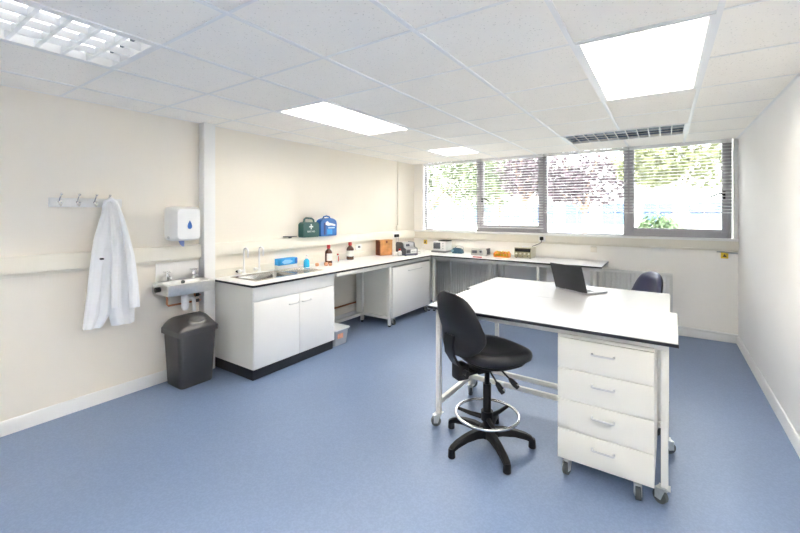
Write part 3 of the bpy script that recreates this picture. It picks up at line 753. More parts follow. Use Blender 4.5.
# far-left corner: yellow labels, cables
def yellow(x, z, label, y=YF):
    r = thing('warning_tag', label, 'tag', (x, y, z), 0)
    B().box(x-.034, y-.008, z, x+.034, y, z+.075, .002).obj('card', YEL, r)
    b = B(); b.prism([(x-.020, z+.018), (x+.020, z+.018), (x, z+.055)], y-.0095, y-.0078, 'y'); b.obj('symbol', mat('dark_print', (.08, .06, .02), .6), r)
yellow(-3.55, .985, 'small yellow warning tag on the far wall in the left corner')
yellow(.595, .995, 'small yellow warning tag on the far wall below the sill at right')
b = B(); b.tube([(.52, YF-.012, 1.075), (.58, YF-.014, 1.074), (.66, YF-.014, 1.064), (.715, YF-.014, 1.060)], .008, 8); 
tag(b.obj('sill_pipe', GPLA), 'short grey pipe on the wall just above right yellow tag', 'pipe')
b = B(); b.tube([(-3.62, 5.45, TOPZ+.005), (-3.5, 5.55, TOPZ+.005), (-3.36, 5.50, TOPZ+.005), (-3.30, 5.62, TOPZ+.006), (-3.42, 5.75, TOPZ+.006), (-3.55, 5.9, TOPZ+.02), (-3.56, YF-.015, .985)], .005, 8)
tag(b.obj('mains_cable', WPLA), 'loose white cable lying on the worktop in the far left corner', 'cable')
b = B(); b.tube([(-3.35, 5.30, TOPZ+.005), (-3.27, 5.42, TOPZ+.005), (-3.40, 5.62, TOPZ+.012), (-3.62, 5.68, TOPZ+.006), (-3.70, 5.60, TOPZ+.005)], .004, 8)
tag(b.obj('instrument_cable', GPLA), 'grey cable curling behind the grey bench instrument', 'cable')

# white meter with screen
r = thing('bench_meter', 'white boxy meter with dark screen, left end of window worktop', 'instrument', (-3.1050, 5.85, TOPZ))
B().box(-3.2450, 5.72, TOPZ, -2.9750, 5.99, TOPZ+.028, .004).obj('base_tray', mat('slate_plastic', (.17, .18, .20), .4), r)
B().box(-3.2300, 5.75, TOPZ+.028, -2.9900, 5.98, TOPZ+.185, .006).obj('cabinet', WPLA, r)
B().box(-3.2170, 5.745, TOPZ+.06, -3.0900, 5.752, TOPZ+.165, .002).obj('screen', SCREEN, r)
B().box(-3.1450, 5.78, TOPZ+.186, -2.9850, 5.96, TOPZ+.200, .003).obj('top_plate', BLKP, r)
for k in range(3): B().cyl((-3.0400, 5.75, TOPZ+.07+.04*k), (-3.0400, 5.744, TOPZ+.07+.04*k), .011, seg=12).obj('button', GPLA, r)
# dark blue torch-like hand lamp with wire handle
r = thing('hand_lamp', 'small dark blue device with curved wire handle on window worktop', 'lamp', (-2.80, 5.80, TOPZ))
b = B(); b.loft([rrect(-2.88, -2.71, 5.76, 5.86, .02, TOPZ), rrect(-2.89, -2.70, 5.75, 5.87, .03, TOPZ+.02), rrect(-2.885, -2.72, 5.76, 5.86, .03, TOPZ+.065), rrect(-2.87, -2.75, 5.78, 5.84, .02, TOPZ+.085)]); b.obj('lamp_body', TEALD, r)
b = B(); b.tube([(-2.85, 5.81, TOPZ+.08), (-2.82, 5.81, TOPZ+.118), (-2.75, 5.81, TOPZ+.125), (-2.70, 5.81, TOPZ+.105), (-2.695, 5.81, TOPZ+.05)], .006, 8); b.obj('handle', CHROME, r)
b = B(); b.cyl((-2.865, 5.752, TOPZ+.045), (-2.865, 5.742, TOPZ+.045), .022); b.obj('lens', mat('pale_blue_lens', (.30, .45, .55), .15), r)
# grey stirrer
r = thing('magnetic_stirrer', 'grey device with round dial on the window worktop, left of orange rack', 'instrument', (-2.39, 5.78, TOPZ))
b = B(); b.prism([(5.70, TOPZ+.004), (5.71, TOPZ+.07), (5.74, TOPZ+.10), (5.86, TOPZ+.10), (5.86, TOPZ+.004)], -2.52, -2.265, 'x'); b.obj('housing', mat('stone_grey_enamel', (.47, .46, .44), .4, var=.03), r)
B().box(-2.515, 5.70, TOPZ, -2.27, 5.86, TOPZ+.005).obj('foot_pad', RUBBER, r)
B().cyl((-2.355, 5.712, TOPZ+.055), (-2.355, 5.695, TOPZ+.058), .034, seg=20).obj('dial', GPLA, r)
B().cyl((-2.355, 5.698, TOPZ+.057), (-2.355, 5.690, TOPZ+.058), .018, seg=20).obj('dial_centre', DPLA, r)
B().box(-2.50, 5.701, TOPZ+.03, -2.42, 5.708, TOPZ+.075, .002).obj('display', DPLA, r)
B().box(-2.275, 5.72, TOPZ+.02, -2.255, 5.85, TOPZ+.11, .004).obj('end_bracket', DPLA, r)
b = B(); b.box(-2.36, 5.40, TOPZ, -2.22, 5.425, TOPZ+.014, .005); tag(b.obj('red_marker_pen', REDP), 'small red pen at front edge of window worktop', 'pen')
# orange tube rack
r = thing('tube_rack', 'bright orange test tube rack on the window worktop', 'rack', (-2.01, 5.68, TOPZ))
b = B(); b.box(-2.125, 5.635, TOPZ, -1.895, 5.735, TOPZ+.012, .003); b.box(-2.125, 5.635, TOPZ+.012, -2.113, 5.735, TOPZ+.055); b.box(-1.907, 5.635, TOPZ+.012, -1.895, 5.735, TOPZ+.055); b.box(-2.125, 5.635, TOPZ+.055, -1.895, 5.735, TOPZ+.064, .003)
b.obj('frame', ORA, r)
for i in range(5):
    for j in range(2):
        x, y = -2.10+.0455*i, 5.66+.05*j
        B().cyl((x, y, TOPZ+.064), (x, y, TOPZ+.080+.006*((i+j) % 2)), .017, seg=12).obj('tube_cap', YEL if (i*2+j) % 3 else ORA, r)
        B().cyl((x, y, TOPZ+.013), (x, y, TOPZ+.0545), .012, seg=10).obj('test_tube', YEL, r)
# power supply
r = thing('power_supply', 'cream and olive bench power supply with dark display and knobs', 'instrument', (-1.71, 5.8, TOPZ))
B().box(-1.835, 5.71, TOPZ+.008, -1.585, 5.95, TOPZ+.155, .006).obj('case', CREAMP, r)
B().box(-1.83, 5.702, TOPZ+.012, -1.59, 5.712, TOPZ+.15, .002).obj('front_panel', OLIVE, r)
B().box(-1.822, 5.697, TOPZ+.093, -1.598, 5.704, TOPZ+.138, .002).obj('display', mat('black_display', (.012, .012, .012), .25), r)
for k in range(4): B().cyl((-1.80+.06*k, 5.703, TOPZ+.065), (-1.80+.06*k, 5.685, TOPZ+.065), .013, seg=14).obj('knob', CREAMP, r)
for k in range(3): B().cyl((-1.78+.07*k, 5.703, TOPZ+.03), (-1.78+.07*k, 5.692, TOPZ+.03), .008, seg=10).obj('terminal', DPLA, r)
for sx in (-1.81, -1.61):
    for sy in (5.73, 5.92): B().cyl((sx, sy, TOPZ), (sx, sy, TOPZ+.009), .012).obj('foot', RUBBER, r)
B().box(-1.75, 5.80, TOPZ+.155, -1.65, 5.84, TOPZ+.168, .004).obj('carry_strap', WPLA, r)
p = thing('mains_plug', 'single black plug in the fascia under the windows above power supply', 'plug', (-1.51, YF-.08, 1.13))
B().box(-1.56, YF-.057, 1.115, -1.46, YF-.05, 1.20, .002).obj('socket_plate', WPLA, p)
B().box(-1.536, YF-.095, 1.135, -1.486, YF-.057, 1.187, .010).obj('plug_body', BLKP, p)
B().tube([(-1.511, YF-.08, 1.137), (-1.515, YF-.085, 1.10), (-1.56, YF-.09, 1.075), (-1.63, YF-.10, 1.045), (-1.65, 5.95, 1.03), (-1.66, 5.945, 1.0)], .0055, 8).obj('cable', DPLA, p)
b = B(); b.box(-.86, YF-.014, .99, -.78, YF, 1.07, .003); tag(b.obj('blank_socket_plate', WALL), 'cream blank plate on far wall right of the power supply', 'plate')
b = B(); b.box(XL, 5.46, 1.245, XL+.025, 5.575, 1.33, .004); tag(b.obj('junction_box', WALL), 'cream junction box at the foot of the wall conduit', 'box')

# ------------------------------------------------------------------ bench frames
def post(b, x, y, z0, z1, w=.019): b.box(x-w, y-w, z0, x+w, y+w, z1, .003); return b
FX = -3.06
r = thing('bench_stand', 'white steel leg frame carrying the left worktop', 'stand', (-3.4, 4.3, 0))
B().box(FX-.038, 3.25, .813, FX, 5.375, .8575, .003).obj('front_rail', WMET, r)
B().box(XL+.03, 3.25, .813, XL+.065, 5.375, .8575, .003).obj('back_rail', WMET, r)
for x, y in ((FX-.019, 4.285), (-3.555, 4.285), (FX-.019, 5.356)):
    lg = post(B(), x, y, .022, .813).obj('leg', WMET, r)
    B().cyl((x, y, 0), (x, y, .026), .018, seg=12).obj('foot', BLKP, lg)
B().box(-3.535, 4.267, .10, FX-.038, 4.303, .135, .003).obj('side_rail', WMET, r)
B().box(-3.573, 3.255, .10, -3.538, 4.266, .135, .003).obj('low_back_rail', WMET, r)
r = thing('bench_stand', 'white steel leg frame carrying the worktop under the windows', 'stand', (-2.1, 5.7, 0))
B().box(-3.01, 5.376, .813, -.63, 5.414, .8575, .003).obj('front_rail', WMET, r)
B().box(-3.03, 5.93, .813, -.63, 5.965, .8575, .003).obj('back_rail', WMET, r)
for x in (-3.01, -2.085, -1.41, -.72):
    for y in (5.395, 5.93):
        lg = post(B(), x, y, .022, .813).obj('leg', WMET, r)
        B().cyl((x, y, 0), (x, y, .026), .018, seg=12).obj('foot', BLKP, lg)
    B().box(x-.015, 5.38, .10, x+.015, 5.91, .135, .003).obj('side_rail', WMET, r)

# casters
def caster(parent, x, y, ztop, rad=.04, name='caster', swivel=0., world=True):
    b = B(); w = .012
    b.box(x-.026, y-.026, ztop-.006, x+.026, y+.026, ztop, .002)
    b.cyl((x, y, ztop-.018), (x, y, ztop-.006), .018, seg=14)
    ca, sa = math.cos(swivel), math.sin(swivel)
    ox, oy = x+.022*ca, y+.022*sa
    M = Matrix.Translation((ox, oy, 0)) @ Matrix.Rotation(swivel, 4, 'Z')
    for s in (-1, 1):
        q = B(); 
        b.prism([(-.03, ztop-.018), (.02, ztop-.018), (.020, rad-.010), (-.010, rad-.012)], s*(w+.004)-.0015, s*(w+.004)+.0015, 'y')
        nv = list(b.bm.verts)[-8:]
        for v in nv: v.co = M @ v.co
    b.box(-.030, -w-.005, ztop-.02, .02, w+.005, ztop-.016, M=M)
    c = b.obj(name, ZINC, parent, world)
    a = B(); a.cyl((0, -w, rad), (0, w, rad), rad, seg=22); a.xf(M); wh = a.obj('wheel', RUBBER, c, world)
    a = B(); a.cyl((0, -w-.007, rad), (0, w+.007, rad), rad*.30, seg=12); a.xf(M); a.obj('axle', ZINC, c, world)
    return c

# mobile cabinet under the left bench
r = thing('mobile_cabinet', 'white mobile cabinet on casters under the left worktop', 'cabinet', (-3.42, 4.84, 0))
c = B(); c0, c1 = 4.335, 5.33
c.box(XL+.08, c0, .105, FX-.02, c0+.018, .79); c.box(XL+.08, c1-.018, .105, FX-.02, c1, .79); c.box(XL+.08, c0+.018, .105, FX-.02, c1-.018, .123); c.box(XL+.08, c0+.018, .772, FX-.02, c1-.018, .79); c.box(XL+.08, c0+.018, .123, XL+.09, c1-.018, .772)
c.obj('carcass', DLAM, r)
d = B().box(FX-.0195, c0+.001, .107, FX+.001, c1-.001, .788, .002).obj('door', WLAM, r)
h = B(); h.tube([(FX, 4.72, .715), (FX+.024, 4.725, .715), (FX+.026, 4.73, .715), (FX+.026, 5.065, .715), (FX+.024, 5.07, .715), (FX, 5.075, .715)], .0055, 8); h.obj('handle', HANDLE, d)
for x in (FX-.045, XL+.15):
    for y in (c0+.06, c1-.06): caster(r, x, y, .105, .038, swivel=-.35)
# cupboard under window worktop
r = thing('under_bench_cupboard', 'white cupboard under the window worktop behind the laptop', 'cupboard', (-1.06, 5.75, 0))
c = B(); c.box(-1.335, 5.57, .10, -1.317, 5.95, .79); c.box(-.813, 5.57, .10, -.795, 5.95, .79); c.box(-1.317, 5.57, .10, -.813, 5.95, .118); c.box(-1.317, 5.57, .772, -.813, 5.95, .79); c.box(-1.317, 5.94, .118, -.813, 5.95, .772)
c.obj('carcass', DLAM, r)
for a, b_ in ((-1.334, -1.067), (-1.063, -.796)):
    d = B().box(a, 5.55, .102, b_, 5.569, .788, .002).obj('door', WLAM, r)
    hx = b_-.05 if a < -1.2 else a+.05
    h = B(); h.tube([(hx, 5.55, .62), (hx, 5.528, .62), (hx, 5.526, .626), (hx, 5.526, .72), (hx, 5.528, .726), (hx, 5.55, .726)], .005, 8); h.obj('handle', HANDLE, d)
B().box(-1.33, 5.60, 0, -.80, 5.94, .10).obj('plinth', PLINTH, r)

# plastic storage tub
r = thing('storage_tub', 'clear plastic storage tub with orange label on floor beside the sink cupboard', 'tub', (-3.3, 3.42, 0))
b = B(); b.loft([rrect(-3.47, -3.135, 3.285, 3.50, .03, 0), rrect(-3.49, -3.115, 3.27, 3.515, .03, .165), rrect(-3.50, -3.105, 3.262, 3.523, .03, .168), rrect(-3.50, -3.105, 3.262, 3.523, .03, .18)]); b.obj('tub_body', CLEARB, r)
b = B(); b.loft([rrect(-3.503, -3.102, 3.26, 3.525, .03, .1805), rrect(-3.503, -3.102, 3.26, 3.525, .03, .192), rrect(-3.48, -3.125, 3.28, 3.505, .03, .197)]); b.obj('lid', WPLA, r)
b = B(); b.box(-3.1195, 3.315, .085, -3.113, 3.405, .14, .001); b.obj('orange_label', mat('orange_print', (.85, .40, .25), .6, var=.1, scale=40), r)
# copper pipe on wall below the left bench
b = B(); b.tube([(XL+.02, 3.27, .225), (XL+.02, 4.40, .225), (XL+.02, 4.425, .25), (XL+.02, 4.425, .80)], .011, 10); tag(b.obj('copper_pipe', COPPER), 'copper pipe running along wall and up below the left worktop', 'pipe')

# ------------------------------------------------------------------ radiators
def radiator(x0, x1, z0, z1, label, valve):
    r = thing('radiator', label, 'radiator', ((x0+x1)/2, YF-.06, z0), 0, 'white panel radiators on the far wall')
    b = B(); n = round((x1-x0)/.045); yb, yf = YF-.032, YF-.075
    pts = []
    for i in range(n):
        a = x0+.015+(x1-x0-.03)*i/n; w = (x1-x0-.03)/n
        pts += [(a, yf+.012), (a+w*.2, yf+.012), (a+w*.35, yf), (a+w*.85, yf)]
    pts += [(x1-.015, yf+.012), (x1-.015, yb), (x0+.015, yb)]
    b.prism(pts, z0+.03, z1-.035); b.obj('panel', RADM, r, ang=20)
    b = B(); b.box(x0, YF-.078, z1-.04, x1, YF-.03, z1, .004); b.box(x0, YF-.078, z0, x0+.014, YF-.03, z1-.04, .002); b.box(x1-.014, YF-.078, z0, x1, YF-.03, z1-.04, .002); b.box(x0+.014, YF-.075, z0+.005, x1-.014, YF-.032, z0+.03)
    b.obj('casing', RADM, r)
    for x in (x0+.12, x1-.12): B().box(x-.02, YF-.03, z0+.1, x+.02, YF, z1-.1).obj('wall_bracket', RADM, r)
    if valve:
        b = B(); b.cyl((x1, YF-.055, z0+.05), (x1+.04, YF-.055, z0+.05), .010); b.cyl((x1+.04, YF-.055, z0+.02), (x1+.04, YF-.055, z0+.075), .013); b.cyl((x1+.04, YF-.055, z0+.075), (x1+.04, YF-.055, z0+.125), .020, .016); b.obj('valve', CHROME, r)
        B().cyl((x1+.04, YF-.055, .125), (x1+.04, YF-.055, z0+.02), .0075).obj('pipe_tail', RADM, r)
radiator(-.78, .085, .13, .775, 'white ribbed radiator on the far wall behind the rear chair', True)
radiator(-3.27, -2.20, .13, .73, 'white ribbed radiator below the left end of window worktop', False)
b = B(); b.tube([(.09, YF-.055, .118), (.45, YF-.055, .110), (.715, YF-.055, .104)], .013, 10); tag(b.obj('heating_pipe', TRIM), 'white heating pipe above the skirting right of the radiator', 'pipe')

# ------------------------------------------------------------------ tables
def table(x0, x1, y0, y1, rz, label, zt=.885):
    cx, cy = (x0+x1)/2, (y0+y1)/2; hw, hd = (x1-x0)/2, (y1-y0)/2
    r = thing('mobile_table', label, 'table', (cx, cy, 0), rz, 'pair of white lab tables')
    B().box(-hw, -hd, zt-.020, hw, hd, zt-.003).obj('top_core', EDGE, r, world=False)['label'] = 'black core edge of the top'
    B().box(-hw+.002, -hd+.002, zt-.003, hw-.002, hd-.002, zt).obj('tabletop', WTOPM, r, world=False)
    lx, ly = hw-.050, hd-.098; w = .0165; ox = -.010
    b = B()
    for s in (-1, 1):
        b.box(ox-lx-w, s*ly-.015, zt-.068, ox+lx+w, s*ly+.015, zt-.0205, .002); b.box(ox+s*lx-.015, -ly+.015, zt-.068, ox+s*lx+.015, ly-.015, zt-.0205, .002)
    b.obj('top_frame', WMET, r, world=False)
    for sx in (-1, 1):
        for sy in (-1, 1):
            lg = B().box(ox+sx*lx-w, sy*ly-w, .096, ox+sx*lx+w, sy*ly+w, zt-.0685, .003).obj('leg', WMET, r, world=False)
            caster(lg, ox+sx*lx, sy*ly, .096, .035, swivel={(-1, -1): 3.9, (1, -1): 2.6, (-1, 1): 2.2, (1, 1): .6}[(sx, sy)], world=False)
        B().box(ox+sx*lx-.015, -ly+w, .155, ox+sx*lx+.015, ly-w, .19, .003).obj('low_side_rail', WMET, r, world=False)
    return r, lx, ly
t1, lx, ly = table(-1.392, .064, 2.395, 3.1385, R(-.7), 'white lab table on casters in front, with drawers beneath it')
B().box(-.010-lx+.018, ly-.017, .155, -.010+lx-.018, ly+.013, .19, .003).obj('low_back_rail', WMET, t1, world=False)
t2, lx, ly = table(-1.425, .035, 3.1395, 3.85, R(-.7), 'white lab table on casters behind, carrying the laptop')
B().box(-.010-lx+.018, -ly-.013, .155, -.010+lx-.018, -ly+.017, .19, .003).obj('low_front_rail', WMET, t2, world=False)

# drawer pedestal
r = thing('drawer_pedestal', 'white four-drawer pedestal on casters under the front table', 'drawers', (-.283, 2.745, 0), R(-.6))
PW, PD = .242, .29
c = B(); z0, z1 = .10, .805
c.box(-PW, -PD+.02, z0, -PW+.016, PD, z1); c.box(PW-.016, -PD+.02, z0, PW, PD, z1); c.box(-PW+.016, -PD+.02, z0, PW-.016, PD, z0+.016); c.box(-PW, -PD+.004, z1, PW, PD, z1+.018, .002); c.box(-PW+.016, PD-.012, z0+.016, PW-.016, PD, z1)
c.obj('carcass', DLAM, r, world=False)
zs = [.085, .262, .44, .622, .803]
for a, b_ in zip(zs, zs[1:]):
    d = B().box(-PW, -PD, a+.002, PW, -PD+.0195, b_-.002, .002).obj('drawer', DLAM, r, world=False)
    zc = (a+b_)/2+.025
    h = B(); h.tube([(-.055, -PD, zc), (-.055, -PD-.024, zc), (-.049, -PD-.028, zc), (.049, -PD-.028, zc), (.055, -PD-.024, zc), (.055, -PD, zc)], .0055, 8)
    h.obj('handle', HANDLE, d, world=False)
for sx in (-1, 1):
    for sy in (-1, 1): caster(r, sx*(PW-.067)-.012, sy*(PD-.026), .10, .036, swivel=-PI/2+.2*sx, world=False)

# laptop
TT = .885
p0, p1 = (-.783, 3.563), (-.509, 3.392)
r, l = rot_thing('laptop', 'open black laptop on the rear white table', 'laptop', p0, p1, TT)
l = .325; D = .235
for sx in (.03, l-.03):
    for sy in (.03, D-.03): B().cyl((sx, sy, 0), (sx, sy, .0035), .007, seg=10).obj('rubber_foot', RUBBER, r, world=False)
B().box(0, 0, .003, l, D, .019, .004).obj('base', GREYM, r, world=False)
b = B()
for i in range(13):
    for j in range(5): b.box(.018+.0222*i, .030+.020*j, .019, .018+.0222*i+.019, .030+.020*j+.017, .0205)
b.obj('keyboard', KEYM, r, world=False)
B().box(.11, .150, .0188, .215, .215, .0196).obj('touchpad', GPLA, r, world=False)
M = Matrix.Translation((0, .006, .018)) @ Matrix.Rotation(R(17), 4, 'X')
B().box(0, -.008, .0, l, .0, .222, .003, M=M).obj('lid', LIDM, r, world=False)
B().box(.010, .0, .014, l-.010, .0012, .212, M=M).obj('screen', SCREEN, r, world=False)
b = B(); b.cyl((.04, .006, .018), (.10, .006, .018), .007); b.cyl((l-.10, .006, .018), (l-.04, .006, .018), .007); b.obj('hinge', BLKP, r, world=False)

# ------------------------------------------------------------------ chairs (local +X is the facing direction)
def sell(cx, cy, a, b, z, n=36, e=2.6):
    out = []
    for k in range(n):
        t = 2*PI*k/n; c, s = math.cos(t), math.sin(t)
        out.append((cx+a*abs(c)**(2/e)*(1 if c >= 0 else -1), cy+b*abs(s)**(2/e)*(1 if s >= 0 else -1), z))
    return out
def make_chair(label, loc, rz, sh, vinyl, rest0=0.):
    r = thing('draughtsman_chair', label, 'chair', loc, rz, 'black lab chairs')
    # seat
    cx = .04; rings = []
    def srow(f, z, dip=0.):
        rg = []
        for x, y, zz in sell(cx, 0, .245*f, .235*f, z):
            u = (x-cx)/.225
            d = -.014*max(0, u-.35)**2/.42*1.6 + .012*max(0, -u-.3)
            rg.append((x, y, zz+d+dip*(1-abs(y/.235)**2)*(-1)))
        return rg
    for f, z in ((.70, sh-.088), (.86, sh-.080), (.97, sh-.060), (1., sh-.035), (.985, sh-.012), (.94, sh-.001), (.85, sh+.004), (.6, sh-.001), (.3, sh-.007), (.05, sh-.009)): rings.append(srow(f, z))
    B().loft(rings).obj('seat', vinyl, r, world=False)
    B().loft([sell(cx, 0, .15, .16, sh-.105), sell(cx, 0, .19, .20, sh-.092), sell(cx, 0, .20, .21, sh-.080)]).obj('seat_pan', BLKP, r, world=False)
    # backrest
    zb, zt = sh-.005, sh+.385
    def brow(t, front):
        z = zb+(zt-zb)*t
        w = lerp(t, [(0, .10), (.05, .145), (.14, .19), (.28, .222), (.42, .23), (.60, .218), (.78, .192), (.90, .157), (.96, .118), (1., .06)])[0]
        xc = -.280-.030*(t-.25)+.030*math.exp(-((t-.28)/.22)**2)
        th = .034*min(1, (math.sin(PI*min(max(t, .0), 1))*2.2+.12))
        n = 15; pf = []; pb = []
        for i in range(n):
            u = -1+2*i/(n-1); y = w*u; cv = .055*(u*w/.21)**2
            ed = math.sqrt(max(0, 1-u**4))
            if front: pf.append((xc+cv+th*ed*.9, y, z)); pb.append((xc+cv-.004, y, z))
            else: pf.append((xc+cv-.005, y*1.008, z)); pb.append((xc+cv-.010-.022*ed*min(1, math.sin(PI*t)*2.2+.1), y*1.008, z))
        return pf+pb[::-1]
    N = 22
    B().loft([brow(i/N, True) for i in range(N+1)]).obj('backrest', vinyl, r, world=False, ang=60)
    B().loft([brow(i/N, False) for i in range(N+1)]).obj('back_shell', BLKP, r, world=False, ang=60)
    # back bracket
    b = B(); path = [(-.298, sh+.12), (-.306, sh+.06), (-.298, sh-.0), (-.262, sh-.06), (-.215, sh-.115), (-.17, sh-.145), (-.08, sh-.140)]
    rg = []
    for i, (x, z) in enumerate(path):
        a = Vector(path[min(i+1, len(path)-1)])-Vector(path[max(i-1, 0)]); a.normalize(); nx, nz = -a.y, a.x
        w = .046 if i < 3 else .038; h = .008
        rg.append([(x+nx*h, -w, z+nz*h), (x+nx*h, w, z+nz*h), (x-nx*h, w, z-nz*h), (x-nx*h, -w, z-nz*h)])
    b.loft(rg); b.obj('back_bracket', BLKP, r, world=False)
    b = B(); b.box(-.258, -.042, sh-.175, -.175, .042, sh-.075, .012); b.cyl((-.215, -.042, sh-.12), (-.215, -.08, sh-.12), .018, seg=10); b.obj('bracket_cover', BLKP, r, world=False)
    b = B(); b.box(-.12, -.065, sh-.150, .09, .065, sh-.104, .012); b.obj('tilt_mechanism', BLKP, r, world=False)
    for (x, y, dx, dy, dz) in ((-.04, -.065, .02, -.115, -.115), (.04, -.065, .055, -.125, -.10)):
        lv = B(); a = Vector((x, y, sh-.125)); e = a+Vector((dx, dy, dz)); m_ = a+(e-a)*.58
        lv.tube([a, m_], .006, 8); d = (e-m_)
        lv.tube([m_-d*.08, m_+d*.15, m_+d*.6, e], [.009, .016, .019, .013], 10); lo = lv.obj('lever', BLKP, r, world=False)
        k = B(); q = m_+d*.62; sd = Vector((.4, -1, .3)).normalized(); k.cyl(q+sd*.012, q+sd*.0215, .009, seg=12); k.obj('lever_badge', CHROME, lo, world=False)
    # column
    b = B(); b.cyl((0, 0, .06), (0, 0, sh*.62), .027, seg=18); b.cyl((0, 0, sh*.62), (0, 0, sh-.145), .017, seg=14); b.obj('gas_column', BLKP, r, world=False)
    # foot ring
    zr = .205; b = B(); b.tube([(.205*math.cos(2*PI*k/40), .205*math.sin(2*PI*k/40), zr) for k in range(40)], .0095, 10, loop=True); fr = b.obj('foot_ring', CHROME, r, world=False)
    b = B(); b.cyl((0, 0, zr-.04), (0, 0, zr+.02), .040, seg=18)
    for k in range(3):
        a = R(68)-rz+2*PI*k/3
        b.tube([(.03*math.cos(a), .03*math.sin(a), zr-.025), (.11*math.cos(a), .11*math.sin(a), zr-.022), (.203*math.cos(a), .203*math.sin(a), zr-.006)], [.017, .014, .011], 8)
    b.obj('ring_spokes', BLKP, fr, world=False)
    R5 = .290
    b = B(); b.lathe([(.045, .055), (.055, .06), (.058, .10), (.045, .125), (.03, .13)], seg=20); b.obj('base_hub', BLKP, r, world=False)
    for k in range(5):
        a = rest0-rz+2*PI*k/5; ca, sa = math.cos(a), math.sin(a)
        prof = [(.03, .088, .030, .026), (.10, .098, .027, .024), (.18, .092, .024, .020), (.25, .075, .022, .018), (.287, .058, .021, .016), (.302, .042, .020, .012)]
        rg = []
        for d, z, w, h in prof:
            rg.append([(d*ca-sa*y, d*sa+ca*y, z+hh) for y, hh in ((-w, -h), (w, -h), (w, h*.4), (w*.6, h), (-w*.6, h), (-w, h*.4))])
        lg = B().loft(rg).obj('base_leg', BLKP, r, world=False)
        f = B(); f.lathe([(.021, 0), (.024, .004), (.022, .045), (.020, .058)], (R5*ca, R5*sa, 0), 14); f.obj('glide', BLKP, lg, world=False)
    return r
make_chair('black vinyl lab chair with foot ring in front of the white table', (-.978, 2.475, 0), R(61), .655, VINYL, R(27))
make_chair('dark vinyl chair behind the rear table, only its backrest showing', (-.34, 4.22, 0), R(210), .60, NAVYV, R(36))

# ------------------------------------------------------------------ outside
struct(B().box(-60, YF+.2, -.45, 40, 70, -.35).obj('ground', PAVE), 'pale paved ground outside the windows')
b = B(); b.box(-40, 24, -.35, 30, 33, -.33); struct(b.obj('ground_lawn', GRASS), 'strip of lawn before the white building')
def tree(name, label, base, h_trunk, crown, n, lm, bm, size=.22, trunk_r=.16, lean=(0, 0), group='trees outside the windows'):
    x, y = base; z0 = -.35
    r = thing(name, label, 'tree', (x, y, z0), 0, group)
    b = B(); tx, ty = x+lean[0], y+lean[1]
    b.tube([(x, y, z0), (x+lean[0]*.3, y, z0+h_trunk*.5), (tx, ty, z0+h_trunk)], [trunk_r*1.25, trunk_r, trunk_r*.85], 10)
    rnd = random.Random(name+label)
    for k in range(6):
        cx, cy, cz, rx, ry, rz_ = crown[k % len(crown)]
        e = Vector((cx+rnd.uniform(-.6, .6)*rx, cy+rnd.uniform(-.6, .6)*ry, cz+rnd.uniform(-.2, .5)*rz_)); s = Vector((tx, ty, z0+h_trunk*.97))
        mid = (s+e)/2+Vector((rnd.uniform(-.2, .2), 0, .1))
        b.tube([s-Vector((0, 0, .05)), mid, e], [trunk_r*.5, trunk_r*.3, .02], 6)
    b.obj('trunk', bm, r)
    c = B()
    for i in range(n):
        cx, cy, cz, rx, ry, rz_ = crown[rnd.randrange(len(crown))]
        while True:
            u = Vector((rnd.uniform(-1, 1), rnd.uniform(-1, 1), rnd.uniform(-1, 1)))
            if .25 < u.length < 1: break
        p = Vector((cx+u.x*rx, cy+u.y*ry, cz+u.z*rz_))
        d1 = Vector((rnd.gauss(0, 1), rnd.gauss(0, 1), rnd.gauss(0, .6))).normalized(); d2 = d1.orthogonal().normalized()
        d2 = (Matrix.Rotation(rnd.uniform(0, 6.28), 3, d1) @ d2); s = size*rnd.uniform(.6, 1.3)
        c.quad([p-d1*s*.5, p-d2*s*.28, p+d1*s*.5, p+d2*s*.28])
    c.obj('foliage', lm, r, fixn=False, smooth=False)
def at(px, y):   # direction helper: x position seen at image column px for a given depth
    t = math.atan((664.5-400)/390.); c, s = math.cos(t), math.sin(t); q = (px-400)/390.
    return y*(c*q-s)/(s*q+c)
X1 = at(430, 17)
tree('leafy_tree', 'pale green leafy tree outside the leftmost window', (X1, 17), 2.3, [(X1-.5, 17, 4.0, 2.6, 2, 2.4), (X1+2.3, 17.5, 3.6, 2.0, 1.8, 2.0), (X1-1.5, 17, 3.2, 1.5, 1.5, 1.4)], 4600, LEAFG, BARK, .26)
X1b = at(497, 19)
tree('leafy_tree', 'pale green leafy tree outside, left half of second window', (X1b, 19.5), 2.6, [(X1b-.3, 19.5, 4.2, 2.0, 2, 2.6), (X1b-1.2, 20, 3.4, 1.5, 1.5, 1.5)], 2300, LEAFG, BARK, .26, .12)
X2 = at(524, 15)
tree('copper_beech', 'dark purple-leaved tree with thick trunk outside the second window', (X2, 15), 2.35, [(X2+.2, 15, 3.6, 1.35, 1.6, 1.6), (X2+.1, 15, 2.9, 1.0, 1.2, .8)], 1900, LEAFP, BARK, .20, .17)
X3 = at(585, 13.5)
tree('copper_beech', 'pinkish purple-leaved tree outside the third window', (X3, 13.5), 2.0, [(X3-.25, 13.5, 3.2, 1.55, 1.6, 1.4), (X3+.2, 13.5, 2.5, 1.2, 1.2, .75), (X3-.6, 13.5, 2.4, .8, 1, .6)], 2000, LEAFP, BARK, .19, .10)
X4 = at(676, 11)
tree('young_tree', 'yellow-green tree with pale forked trunk outside the rightmost window', (X4, 11), 2.0, [(X4-.1, 11, 3.1, 1.35, 1.3, .95), (X4+.6, 11.3, 3.0, .9, 1, .9), (X4-.5, 10.8, 2.6, .7, .9, .5)], 2500, LEAFY, BARKP, .17, .085)
X5 = at(661, 9.6)
r = thing('garden_shrub', 'rounded green shrub outside the rightmost window', 'shrub', (X5, 9.6, -.35))
